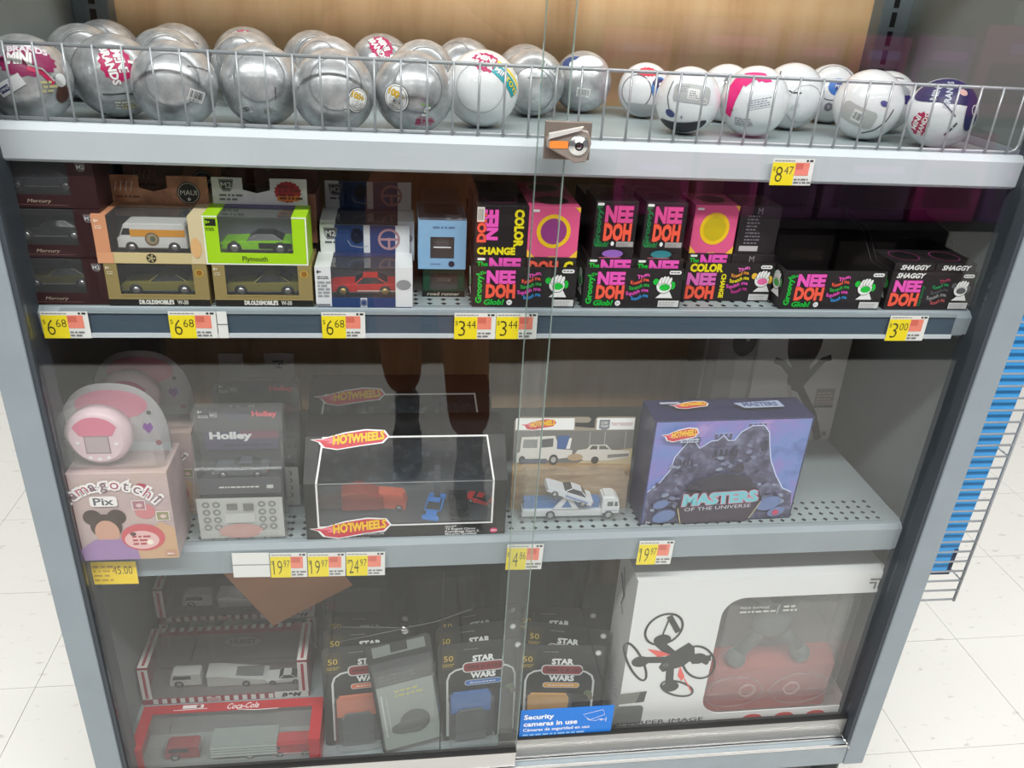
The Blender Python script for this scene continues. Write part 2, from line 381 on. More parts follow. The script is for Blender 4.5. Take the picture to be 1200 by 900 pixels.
# ------------------------------------------------------------------ wire fence on the top shelf
FY = .05
fe = thing('wire_fence', 'low grey wire fence along the front of the top shelf', 'fence', (0, FY, 1.2385))
def rail(z, r): return MB().tube([(-.634, 0, z), (.590, 0, z)]+([(.597, 0, z+.003), (.600, 0, z+.010), (.600, 0, .079)] if z < .05 else [(.603, 0, z)]), r, WIRE, 8)
rail(.079, .0021).build('top_rail', fe); rail(.0035, .0021).build('bottom_rail', fe)
wm = None
xs = [-.6142+.0292*k for k in range(42)]
for x in xs:
    if wm is None: o = MB().tube([(0, -.0032, .0015), (0, -.0032, .081)], .0014, WIRE, 6).build('upright_wire', fe); wm = o.data
    else: o = bpy.data.objects.new('upright_wire', wm); COL.objects.link(o); o.parent = fe
    o.location = (x, 0, 0)
# ------------------------------------------------------------------ lock
lp0, lp1 = atY(636, 186, .003), atY(694, 143, .003)
lk = thing('showcase_lock', 'chrome ratchet lock with orange label clamped on the glass doors', 'lock', ((lp0.x+lp1.x)/2, .004, (lp0.z+lp1.z)/2), math.radians(1))
lk.rotation_euler = (0, math.radians(0), 0)
lw, lh = (lp1.x-lp0.x)/2, (lp1.z-lp0.z)/2
DKM = mat('dark_nickel', (132, 122, 114), .35, .35)
MB().box(-lw, lw, -.004, .0015, -lh, lh, DKM).build('back_plate', lk, bevel=.001)
cxk = lw*.38
arm = [(-lw*.92, -.006), (cxk-.002, -lh*1.05), (cxk+.01, -lh*.98), (cxk+.015, 0), (cxk+.01, lh*.62), (cxk-.002, lh*.7), (-lw*.95, .003)]
MB().prism(arm, -.016, -.004, mat('polished_nickel', (176, 166, 156), .25, .45), .002, .94).build('lock_arm', lk)
MB().prism([(-lw*.9, .004), (cxk, lh*.66), (cxk+.004, lh*.86), (-lw*.9, .0095)], -.019, -.012, mat('bright_zinc', (228, 226, 222), .3, .3), .001, .97).build('ratchet_bar', lk)
p = Print((0, -.0163, 0)); p.rrect(-lw*.86, -.0062, lw*.8, .0082, .002, (238, 138, 62)); p.build(lk, 'orange_label')
cy = MB().lathe([(.0, -.020), (.006, -.020), (.0065, -.0185), (.0095, -.0185), (.0105, -.0165), (.0118, -.016), (.0118, -.010)][::-1], (cxk, 0, -lh*.12), (0, 1, 0), CHROME, 24).build('lock_cylinder', lk)
p = Print((cxk, -.0201, -lh*.12)); p.ering(0, 0, .0042, .0042, .0014, (30, 26, 24)); p.rect(-.0007, .001, .0014, .0045, (20, 18, 16)); p.build(cy, 'keyhole')
# ------------------------------------------------------------------ security sticker on the right pane
s0, s1, s2 = atY(607, 876, .0212), atY(714, 866, .0212), atY(715, 824, .0212)
st = thing('security_sticker', 'blue security cameras in use sticker on the glass door', 'sticker', ((s0.x+s1.x)/2, .0213, s0.z+.0075))
sw, shh = s1.x-s0.x, s2.z-s1.z-.006
MB().box(-sw/2, sw/2, -.0004, 0, 0, shh, mat('sticker_blue', (20, 122, 220), .4)).build('backing', st)
p = Print((-sw/2, -.0004, 0)); WH = (245, 248, 250)
def fitx(p, t, x0, y, h, w, c, **k): p.text(t, x0+w/2, y, h, c, w=w, **k)
fitx(p, 'Security', .006, shh*.73, shh*.13, sw*.32, WH, bold=.03); fitx(p, 'cameras in use', .006, shh*.53, shh*.13, sw*.58, WH, bold=.03)
fitx(p, 'Cámaras de seguridad en uso', .006, shh*.38, shh*.085, sw*.72, WH, bold=.015)
p.scribble(.006, shh*.25, sw*.85, 2, shh*.095, (150, 200, 245), .5, 3)
cx, cyy = sw*.80, shh*.72
p.line([(cx-.02, cyy+.005), (cx+.013, cyy+.014), (cx+.017, cyy+.002), (cx-.010, cyy-.009)], .0009, WH, True)
p.line([(cx-.012, cyy-.003), (cx-.008, cyy-.009), (cx+.003, cyy-.011), (cx+.009, cyy-.007)], .0009, WH); p.line([(cx+.009, cyy-.009), (cx+.02, cyy-.009)], .0009, WH); p.line([(cx+.02, cyy-.004), (cx+.02, cyy-.015)], .0009, WH); p.ering(cx+.012, cyy-.009, .002, .002, .0008, WH)
p.build(st)
# ------------------------------------------------------------------ side rack with blue package
rk = thing('wire_side_rack', 'narrow grey wire rack hung on the outer cabinet side', 'rack', (.648, .1, .454))
MB().tube([(.153, 0, -.004), (.153, 0, .8)], .0026, WIRE, 8).build('edge_wire', rk); MB().tube([(.012, 0, -.004), (.012, 0, .8)], .0022, WIRE, 8).build('edge_wire', rk)
wm = None
for k in range(37):
    if wm is None: o = MB().tube([(.0, .0, 0), (.153, 0, 0)], .0018, WIRE, 6).build('cross_wire', rk); wm = o.data
    else: o = bpy.data.objects.new('cross_wire', wm); COL.objects.link(o); o.parent = rk
    o.location = (0, 0, .0214*k)
for k in (2, 14, 26):
    MB().tube([(.153, 0, 0), (.153, .1, 0), (0, .1, 0)], .0018, WIRE, 6).build('hoop_wire', rk, (0, 0, .0214*k))
MB().tube([(.153, .1, .04), (.153, .1, .8)], .0018, WIRE, 6).build('edge_wire', rk)
bl = thing('blue_package', 'bright blue flat package standing in the wire side rack', 'package', (.712, .128, .5225), 0)
bl.rotation_euler = (math.radians(0), math.radians(1.2), 0)
MB().box(-.05, .07, -.018, .018, -.018, .72, mat('package_blue', (52, 156, 226), .35, 0, 0, 0, .12, 6)).build('carton', bl, bevel=.002)
p = Print((-.05, -.018, -.018)); p.poly([(0, 0), (.12, 0), (.12, .056), (.112, .056), (.112, .006), (0, .006)], (24, 44, 74)); p.build(bl, 'dark_edge')
# ------------------------------------------------------------------ price tags
YT = .0318
def price(x0, x1, y0, y1, num, cents, label, style='std', Y=YT, xsplit=.55):
    a, b = atY(x0, y1, Y), atY(x1, y0, Y); c = atY(x1, y1, Y); wz = (b.z-c.z); ww = c.x-a.x
    t = thing('price_tag', label, 'price tag', ((a.x+c.x)/2, Y, (a.z+c.z)/2), 0, 'price tags on the shelf edges')
    t.rotation_euler = (0, -math.atan2(c.z-a.z, ww)*0.5, 0)
    MB().box(-ww/2, ww/2, -.0006, 0, 0, wz, mat('ticket_white', (236, 236, 232), .45)).build('ticket', t)
    p = Print((-ww/2, -.0006, 0)); YL = (248, 226, 30); CO = (244, 140, 118); DK = (60, 56, 20)
    if style == 'blank':
        p.line([(0, wz*.52), (ww, wz*.52)], .0012, (120, 120, 124)); p.build(t); return t
    if style == 'yellow':
        p.rect(0, 0, ww, wz, (250, 216, 20)); p.text(num+'.'+cents, ww*.7, wz*.45, wz*.36, (60, 45, 10), w=ww*.42); p.scribble(ww*.08, wz*.75, ww*.45, 4, wz*.2, (200, 150, 20), .4, 3); p.build(t); return t
    ys = ww*xsplit
    p.rect(0, 0, ys, wz*.86, YL); p.rect(ys, wz*.38, ww*.34, wz*.48, CO)
    p.scribble(.002, wz*.91, ys, 1, wz*.06, (150, 150, 140), .6, 5); p.rect(ww*.80, wz*.90, ww*.05, wz*.07, (40, 40, 40)); p.rect(ww*.88, wz*.90, ww*.08, wz*.07, (40, 40, 40))
    p.text('$', ys*.1, wz*.55, wz*.16, (150, 140, 30)); n = len(num)
    p.text(num, ys*(.33 if n == 1 else .36), wz*.12, wz*.60, DK, w=ys*(.30 if n == 1 else .44), bold=-.012)
    p.text(cents, ys*(.74 if n == 1 else .8), wz*.42, wz*.30, DK, w=ys*(.40 if n == 1 else .30), bold=-.01)
    p.scribble(ys+.001, wz*.62, ww*.25, 1, wz*.3, (220, 110, 92), .7, 7); p.scribble(ys+.001, wz*.2, ww*.38, 2, wz*.12, (120, 120, 120), .5, 9)
    p.build(t); return t
price(53, 108, 365, 396, '6', '68', 'price tag reading 6.68 under the maroon car boxes')
price(201, 256, 365, 396, '6', '68', 'price tag reading 6.68 under the gold car boxes')
price(257, 268.5, 365, 396, '', '', 'narrow blank white ticket right beside a 6.68 price tag', 'blank')
price(378, 428.5, 366, 396, '6', '68', 'price tag reading 6.68 under the white and navy car box')
price(532, 580, 367, 397, '3', '44', 'price tag reading 3.44 under the blue and green boxes side')
price(580.5, 628, 367, 397, '3', '44', 'price tag reading 3.44 partly behind the glass overlap')
price(1036, 1080, 370, 399, '3', '00', 'price tag reading 3.00 under the black shaggy tray')
price(901, 949, 186, 217, '8', '47', 'price tag reading 8.47 on the top shelf edge')
price(274, 317, 648, 676, '', '', 'wide blank white ticket on the shelf edge beside a 19.97 tag', 'blank')
price(318, 360.5, 648, 676, '19', '97', 'price tag reading 19.97 between blank ticket and another 19.97 tag')
price(361.5, 405, 648, 675, '19', '97', 'price tag reading 19.97 between a 19.97 and a 24.97 tag')
price(406, 451, 647, 674, '24', '97', 'price tag reading 24.97 under the black car set box')
price(592, 634, 638, 667, '14', '86', 'price tag reading 14.86 behind the glass overlap')
price(745, 785, 634, 661, '19', '97', 'price tag reading 19.97 under the purple castle box')
price(108, 163, 658, 684, '45', '00', 'all yellow price tag reading 45.00 under the pink toy box', 'yellow')
# ------------------------------------------------------------------ capsule balls in the fence
SILV = noise_print('silver_wrap', [(.3, (138, 140, 143)), (.5, (182, 184, 186)), (.68, (218, 219, 220))], 34, (1, 1, 1), .26)
for n_ in SILV.node_tree.nodes:
    if n_.type == 'BSDF_PRINCIPLED': n_.inputs['Metallic'].default_value = .45
WHITEB = mat('white_capsule', (226, 228, 230), .2, 0, 0, 0, .03, 30, 0, .5)
MAG = (186, 20, 92); PNK = (228, 30, 120); NAVY = (30, 38, 92); LG = (168, 170, 170); GR = (110, 112, 114); WHT = (240, 240, 238)
class BallP:
    def __init__(s, r): s.r = r; s.p = Print(step=.00005, base=.00045); s.at(0, 0)
    def at(s, az, el, rot=0):
        az, el, rot = map(math.radians, (az, el, rot)); d = V((math.sin(az)*math.cos(el), -math.cos(az)*math.cos(el), math.sin(el))); e = V((math.cos(az), math.sin(az), 0)); u = d.cross(e)
        E_, U_ = e*math.cos(rot)+u*math.sin(rot), u*math.cos(rot)-e*math.sin(rot)
        def fn(x, y, h):
            q = math.hypot(x, y); a = q/s.r
            t = (E_*x+U_*y)/q if q > 1e-9 else V((0, 0, 0))
            return V((0, 0, s.r)) + (d*math.cos(a)+t*math.sin(a))*(s.r+h)
        s.p.fn = fn; return s.p
def ball_sticker_100(B, az, el, sc=1):
    p = B.at(az, el); p.ell(0, 0, .0155*sc, .0155*sc, (60, 60, 64)); p.ell(0, 0, .0147*sc, .0147*sc, WHT); p.ering(0, 0, .0128*sc, .0128*sc, .0007, (90, 90, 90))
    p.text('100+', -.001, .0015, .007*sc, (235, 190, 40), bold=.03, rot=-.4, out=(50, 30, 20)); p.text('MINIS', -.0005, -.006, .0048*sc, WHT, bold=.03, rot=-.4, out=(70, 40, 40)); p.text('COLLECT', -.002, -.0105*sc, .0028, (60, 60, 60), rot=-.4)
def ball_label(B, az, el, rot=0, sc=1):
    p = B.at(az, el, rot); p.burst(0, 0, .021*sc, MAG, 30, .86, .017*sc)
    p.text('MINI', -.002*sc, .0005, .0085*sc, WHT, bold=.05, shear=.1, out=(120, 10, 60)); p.text('BRANDS', 0, -.0098*sc, .0075*sc, WHT, bold=.05, shear=.1, out=(120, 10, 60), outw=.02)
def ball_barcode(B, az, el, rot=0, sc=1):
    p = B.at(az, el, rot); p.rect(-.0095*sc, -.0065*sc, .019*sc, .013*sc, (222, 223, 223)); p.bars(-.008*sc, -.003*sc, .016*sc, .008*sc, 12); p.scribble(-.008*sc, -.0055*sc, .015*sc, 1, .002, (90, 90, 90))
def seam(B, az, el, a, wid=.0012, c=(128, 131, 134), rot=0, b=None):
    B.at(az, el, rot).ering(0, 0, a, b or a, wid, c, n=48)
def d_bar(B): seam(B, -4, 14, .030); ball_barcode(B, 26, -8, -20); B.at(36, 25, -15).scribble(-.012, .002, .024, 1, .0022, (60, 60, 64), .5, 2); B.at(-20, -28).scribble(0, 0, .012, 2, .003, (130, 132, 132), .4, 6)
def d_bar2(B): seam(B, -2, 20, .030); ball_barcode(B, -28, -30, 20, .8); B.at(10, -28).scribble(-.006, 0, .012, 3, .003, (120, 140, 120), .4, 4); B.at(18, -8, -90).scribble(-.01, 0, .02, 1, .002, (50, 50, 50), .5, 3)
def d_100a(B): seam(B, 4, 20, .031); ball_sticker_100(B, 34, -4, .9)
def d_100b(B):
    seam(B, 8, 16, .030); ball_sticker_100(B, -26, -2, 1.05)
    p = B.at(18, -20, -8); p.text('5', 0, -.004, .011, (236, 238, 236), bold=.05, shear=.2, out=(70, 80, 76)); p.text('SURPRISE', .002, -.0085, .003, MAG, shear=.2); p.scribble(-.008, .0085, .014, 1, .0025, (120, 180, 60), .5, 8); B.at(24, -38).scribble(-.014, .003, .024, 3, .0035, MAG, .6, 5)
def d_mini(B):
    ball_label(B, 4, 24, -78, 1.1); p = B.at(10, -24, 4); p.line([(-.024, .004), (0, .0065), (.016, .0015), (.024, -.007)], .0016, (60, 60, 62)); p.scribble(-.012, -.006, .022, 3, .0042, (236, 236, 220), .55, 12); p.scribble(-.004, -.011, .016, 2, .004, (196, 170, 70), .5, 13)
    B.at(34, 16, -60).line([(-.012, -.004), (-.004, .003), (.006, .002), (.012, -.004), (.010, -.010)], .0032, (240, 240, 238)); B.at(36, 12, -60).line([(-.012, -.004), (-.004, .003), (.006, .002), (.012, -.004)], .0012, (70, 66, 70))
def d_mini2(B):
    p = B.at(6, 30, 0); p.burst(0, 0, .030, (140, 24, 84), 30, .88, .017); p.text('MINI', -.008, -.002, .0115, WHT, w=.024, bold=.06, shear=.1, rot=-.1, out=(110, 16, 70)); p.text('BRANDS', .002, .010, .007, (226, 214, 222), bold=.05, rot=-.12)
    p = B.at(-22, -2, 30); p.rect(-.014, -.006, .03, .013, (214, 214, 216)); p.rect(-.012, -.003, .012, .006, NAVY); p.text('MINIS', -.005, -.0015, .0032, WHT)
    p = B.at(16, 8, -25); p.line([(-.014, .006), (0, .007), (.014, 0)], .006, (196, 26, 84)); p.line([(-.014, .009), (0, .010), (.014, .003)], .002, WHT)
    p = B.at(26, -6); p.scribble(-.012, .006, .018, 3, .0045, (196, 190, 140), .6, 8); B.at(44, -14).ell(0, 0, .009, .010, (84, 50, 40)); B.at(42, 4).ell(0, 0, .007, .007, (225, 228, 228))
def d_teal(B):
    seam(B, -4, 8, .032, .0014, (186, 188, 192)); ball_label(B, 8, 50, -25, .95)
    p = B.at(42, 22, -50); p.rect(-.020, -.008, .044, .016, (30, 158, 168)); p.rect(-.020, .008, .044, .0016, WHT); p.text('MINI', -.008, -.003, .007, WHT, bold=.03, out=NAVY); p.text('TOYS', .012, -.003, .007, (240, 220, 50), bold=.03, out=NAVY); p.rect(-.020, .0096, .044, .004, (236, 214, 40))
def d_top(B): seam(B, 0, -10, .033); p = B.at(40, 30, -40); p.rect(-.012, -.005, .022, .010, (226, 228, 228)); p.bars(-.01, -.003, .018, .006, 10); B.at(10, 14).scribble(-.014, 0, .028, 1, .0024, (100, 100, 102), .5, 9)
def d_bc(B): ball_barcode(B, 4, -14, -4, 1.05); p = B.at(-30, 42); p.ell(0, 0, .018, .011, (44, 70, 130)); p.ell(.006, -.003, .01, .007, WHT); B.at(16, 48).ell(0, 0, .022, .010, (226, 228, 230))
def d_plain(B): seam(B, 6, 20, .030); seam(B, 6, 20, .036, .0008, (196, 198, 198))
def d_plain2(B): seam(B, -25, 30, .026); B.at(25, 35, -20).scribble(-.01, 0, .02, 2, .003, (70, 70, 74), .5, 15)
def d_bk_label(B): ball_label(B, 0, 44, -60, 1.0); seam(B, 30, 10, .03)
# white series
def d_w_red(B):
    B.at(4, 48).burst(0, 0, .016, (214, 36, 62), 30, .8, .009); seam(B, -20, 2, .024, .0012, (70, 72, 84))
    p = B.at(36, 12, -10); p.ell(0, 0, .014, .016, (52, 118, 180)); p.ell(-.002, .006, .011, .007, NAVY); p.ell(.002, .005, .005, .003, WHT); B.at(10, -40).ell(0, 0, .03, .012, (176, 178, 180))
def d_w_grey(B):
    p = B.at(8, 16, -4); p.rrect(-.026, -.010, .050, .024, .006, (172, 174, 172)); p.rect(-.007, -.005, .015, .013, (220, 220, 218)); p.scribble(-.005, .004, .011, 4, .0026, (130, 130, 128), .5, 4); p.scribble(-.022, .009, .014, 3, .003, (140, 140, 140), .5, 5); p.ering(.017, -.005, .003, .003, .0006, WHT)
    p = B.at(-6, -48, 6); p.ell(0, 0, .034, .011, (40, 42, 52)); p = B.at(-30, -18, -20); p.ell(0, 0, .007, .005, (54, 66, 120)); B.at(-8, -26, 0).text('4', 0, 0, .005, (60, 66, 110)); B.at(-34, 10, 10).line([(0, -.022), (-.003, 0), (.001, .02)], .0012, (60, 62, 72))
def d_w_text(B): p = B.at(0, 22, 88); p.text('surprise', 0, 0, .006, (30, 30, 36), bold=.02); p.scribble(-.01, -.005, .02, 2, .003, (90, 90, 96), .5, 3); p = B.at(28, -10, 55); p.rect(-.014, -.004, .028, .010, (110, 140, 140)); p.text('SURPRISE', 0, -.001, .005, WHT, out=(40, 40, 46)); B.at(24, 36).line([(-.006, -.014), (0, 0), (.010, .006)], .0016, (40, 36, 60))
def d_w_pink(B):
    p = B.at(-30, 8, 0); p.poly([(-.016, .026), (.004, .030), (.002, .008), (-.004, -.014), (-.008, -.026), (-.02, -.020), (-.022, .004)], PNK)
    p = B.at(-6, 44, 0); p.poly([(-.018, -.006), (-.016, .010), (.010, .012), (.022, .002), (.014, -.003), (.010, .001), (.006, -.005), (0, 0), (-.004, -.006), (-.010, -.012)], PNK)
    p = B.at(10, 6, 14); p.rrect(-.016, -.007, .032, .014, .003, (222, 224, 226)); p.scribble(-.013, .003, .026, 4, .0028, (130, 136, 150), .5, 6); B.at(-14, -30).scribble(-.012, .004, .026, 4, .0034, (150, 152, 156), .5, 11); B.at(-36, -14).text('5+', 0, 0, .004, (70, 70, 76))
def d_w_line(B): p = B.at(-12, 26, -30); p.line([(-.024, .010), (-.014, -.002), (0, -.006), (.014, -.004), (.024, .004)], .0018, (40, 40, 52)); seam(B, 30, -8, .028, .001, (176, 178, 182)); p = B.at(10, -10, 40); p.rect(-.006, -.003, .012, .006, (196, 206, 204))
def d_w_badge(B): p = B.at(16, 20, -12); p.ell(0, 0, .015, .013, (36, 110, 190)); p.ell(.003, .001, .009, .008, (24, 60, 130)); p.text('MINI', .002, -.002, .005, WHT); seam(B, 6, 34, .030, .0012, (70, 76, 90)); B.at(4, -20).ell(0, 0, .006, .007, (120, 124, 130)); B.at(4, -20).text('5', 0, -.002, .005, WHT)
def d_w_code(B):
    p = B.at(-12, -14, -18); p.rrect(-.026, -.013, .050, .026, .007, (180, 182, 180)); p.rect(-.008, -.008, .015, .016, (222, 222, 220)); p.bars(-.006, -.005, .011, .010, 8, (90, 90, 90)); p = B.at(32, -26, 50); p.line([(-.026, .002), (-.010, -.001), (.008, .001), (.024, .006)], .0018, (48, 46, 58)); B.at(26, 10, -20).ell(0, 0, .006, .0035, (70, 80, 140))
def d_w_blue(B): p = B.at(-20, 40, 20); p.rect(-.026, -.006, .040, .012, NAVY); p.text('MINI', -.008, -.003, .006, WHT, bold=.03); p = B.at(16, 20, -12); p.ell(0, 0, .028, .011, (36, 50, 106)); p.ell(.008, .010, .014, .007, (160, 164, 168)); B.at(0, 62).line([(-.018, 0), (0, -.005), (.018, 0)], .0014, (40, 40, 60))
def d_navy(B):
    p = B.at(6, 52, 0); p.ell(0, 0, .046, .023, (42, 42, 92)); p = B.at(-14, 40, 90); p.text('MINI', 0, 0, .008, (190, 196, 206), bold=.03); p = B.at(8, 42, 88); p.text('BRANDS', 0, -.002, .0075, (190, 196, 206), bold=.03); p = B.at(36, 44, -20); p.ell(0, 0, .006, .005, (222, 178, 172))
    p = B.at(-30, -16, 70); p.burst(0, 0, .018, (176, 40, 82), 24, .86, .013); p.text('MINI', 0, .002, .007, WHT, bold=.03, out=MAG); p.text('BRANDS', 0, -.007, .006, WHT, bold=.03, out=MAG)
    p = B.at(26, -14, 62); p.scribble(-.014, 0, .028, 1, .005, (70, 72, 80), .5, 3); B.at(54, 6).ell(0, 0, .012, .02, (48, 48, 96)); B.at(60, 14).ering(0, 0, .006, .006, .0012, WHT); B.at(-6, 24, -14).line([(-.024, .004), (0, .002), (.026, -.008)], .0012, (60, 62, 90))
R1, R2 = .0475, .0432
BALLS = [ # px, py, radius, material, design, label
 (28, 90, R1, SILV, d_mini2, 'silver capsule ball with purple burst label, beside the left cabinet side'),
 (122, 92, R1, SILV, d_mini, 'silver capsule ball whose pink burst label is turned upright'),
 (212, 98, R1, SILV, d_bar, 'silver capsule ball with a barcode sticker and dotted line'),
 (303, 101, R1, SILV, d_bar2, 'silver capsule ball with small barcode low on its left'),
 (393, 106, R1, SILV, d_100a, 'silver capsule ball with a round sticker at its right edge'),
 (480, 109, R1, SILV, d_100b, 'silver capsule ball with round sticker and a large number five'),
 (565, 104, R1, WHITEB, d_teal, 'white fronted capsule ball with teal and yellow stripe'),
 (624, 97, R1*.96, SILV, d_top, 'plain silver capsule ball beside the teal striped ball'),
 (682, 96, R1*.92, SILV, d_bc, 'silver capsule ball with centred barcode and blue top'),
 (755, 96, R2*.9, WHITEB, d_w_red, 'white capsule ball with red burst and blue badge'),
 (806, 111, R2, WHITEB, d_w_grey, 'white capsule ball with grey sticker and dark underside'),
 (850, 90, R2*.95, WHITEB, d_w_text, 'white capsule ball with sideways black lettering behind the pink one'),
 (884, 114, R2*1.06, WHITEB, d_w_pink, 'white capsule ball with a large hot pink patch'),
 (927, 105, R2*1.06, WHITEB, d_w_line, 'white capsule ball with a curved black seam line'),
 (976, 106, R2, WHITEB, d_w_badge, 'white capsule ball with a blue oval badge'),
 (1023, 120, R2*1.08, WHITEB, d_w_code, 'white capsule ball with grey barcode sticker and black seam'),
 (1032, 104, R2*1.0, WHITEB, d_w_blue, 'white capsule ball with navy ribbon, behind the barcode ball'),
 (1096, 128, R2*1.05, WHITEB, d_navy, 'navy topped white capsule ball with a magenta burst'),
 (88, 64, R1, SILV, d_plain, None), (160, 64, R1, SILV, d_plain2, None), (212, 62, R1, SILV, d_plain, None), (262, 70, R1, SILV, d_bk_label, 'back row silver capsule ball with pink label behind the barcode balls'),
 (305, 66, R1, SILV, d_plain2, None), (350, 72, R1, SILV, d_plain, None), (395, 70, R1, SILV, d_plain2, None), (437, 76, R1, SILV, d_bk_label, 'back row silver capsule ball with pink label behind the sticker balls'),
 (478, 74, R1, SILV, d_plain, None), (530, 80, R1, SILV, d_plain2, None), (585, 80, R1*.95, SILV, d_plain, None), (40, 60, R1, SILV, d_plain2, None)]
PLAIN = ['beside the left cabinet side', 'behind the purple burst ball', 'behind the upright pink label ball', 'behind the dotted line ball', 'behind the ball with low barcode', 'between two pink labels in back', 'behind the edge sticker ball', 'behind the number five ball', 'behind the teal striped ball', 'in the left rear corner']
DEEP = {755: .325, 806: .195, 850: .315, 884: .192, 927: .268, 976: .335, 1023: .190, 1032: .285, 1096: .160}
pos = []
for px, py, r, m, d, l in BALLS:
    P = atZ(px, py, SH1+r)
    if px in DEEP:    # depth read from how the balls hide one another; x follows from the picture column
        Y_ = DEEP[px]; k_ = (px-600)/FPX; a_ = fwd*k_-RGT; P = V((CAM.x-(a_.y*(Y_-CAM.y)+a_.z*(SH1+r-CAM.z))/a_.x, Y_, 0))
    pos.append([P.x, P.y, r])
for it in range(500):   # push apart whatever overlaps: back row balls give way, front ones hardly move sideways
    for i in range(len(pos)):
        for j in range(i+1, len(pos)):
            a, b = pos[i], pos[j]; dx, dy = b[0]-a[0], b[1]-a[1]; dd = math.hypot(dx, dy) or 1e-6; h = math.sqrt(max(1e-9, (a[2]+b[2]+.0015)**2-(a[2]-b[2])**2))
            if dd < h:
                q = (h-dd)/dd; fi, fj = (.02, .98) if i < 18 <= j else (.5, .5); wx = .12 if i < 18 and j < 18 else .7
                a[0] -= dx*q*wx*fi; a[1] -= dy*q*fi; b[0] += dx*q*wx*fj; b[1] += dy*q*fj
    for a in pos:
        a[0] = min(max(a[0], -.638+a[2]), .597-a[2]); a[1] = min(max(a[1], FY+.006+a[2]), .436-a[2])
for (px, py, r, m, d, l), (X, Y, _) in zip(BALLS, pos):
    az = math.atan2(CAM.x-X, Y-CAM.y)
    t = thing('capsule_ball', l or 'plain silver capsule ball in the back row, '+PLAIN.pop(0), 'toy ball', (X, Y, SH1), az, 'capsule balls behind the wire fence')
    MB().ball((0, 0, r), r, m, 40, 24).build('capsule', t)
    B = BallP(r); d(B); B.p.build(t)
# ------------------------------------------------------------------ toy cars
GLS = mat('car_glass', (26, 30, 34), .12); TYRE = mat('tyre', (22, 22, 23), .6); HUBC = mat('hub_chrome', (205, 205, 205), .25, .8); HUBG = mat('hub_gold', (196, 170, 100), .3, .6)
def paint(c): return mat('paint_%d_%d_%d' % c, c, .22, 0, 0, 0, 0, 0, 0, .6)
LOWER = {
 'coupe': [(-.5, .07), (.5, .08), (.5, .155), (.47, .19), (.25, .195), (-.12, .185), (-.46, .17), (-.5, .15)],
 'van': [(-.5, .06), (.5, .06), (.5, .2), (.485, .40), (.46, .43), (-.36, .43), (-.39, .41), (-.46, .24), (-.5, .2)],
 'super': [(-.5, .05), (.5, .06), (.5, .16), (.44, .19), (.15, .2), (-.2, .16), (-.47, .1), (-.5, .08)],
 'cab': [(-.5, .07), (.5, .07), (.5, .5), (.46, .55), (-.36, .55), (-.42, .5), (-.48, .3), (-.5, .25)]}
CABIN = {'coupe': (-.14, .36, -.02, .20, .185, .275), 'super': (-.22, .34, -.04, .16, .165, .255)}
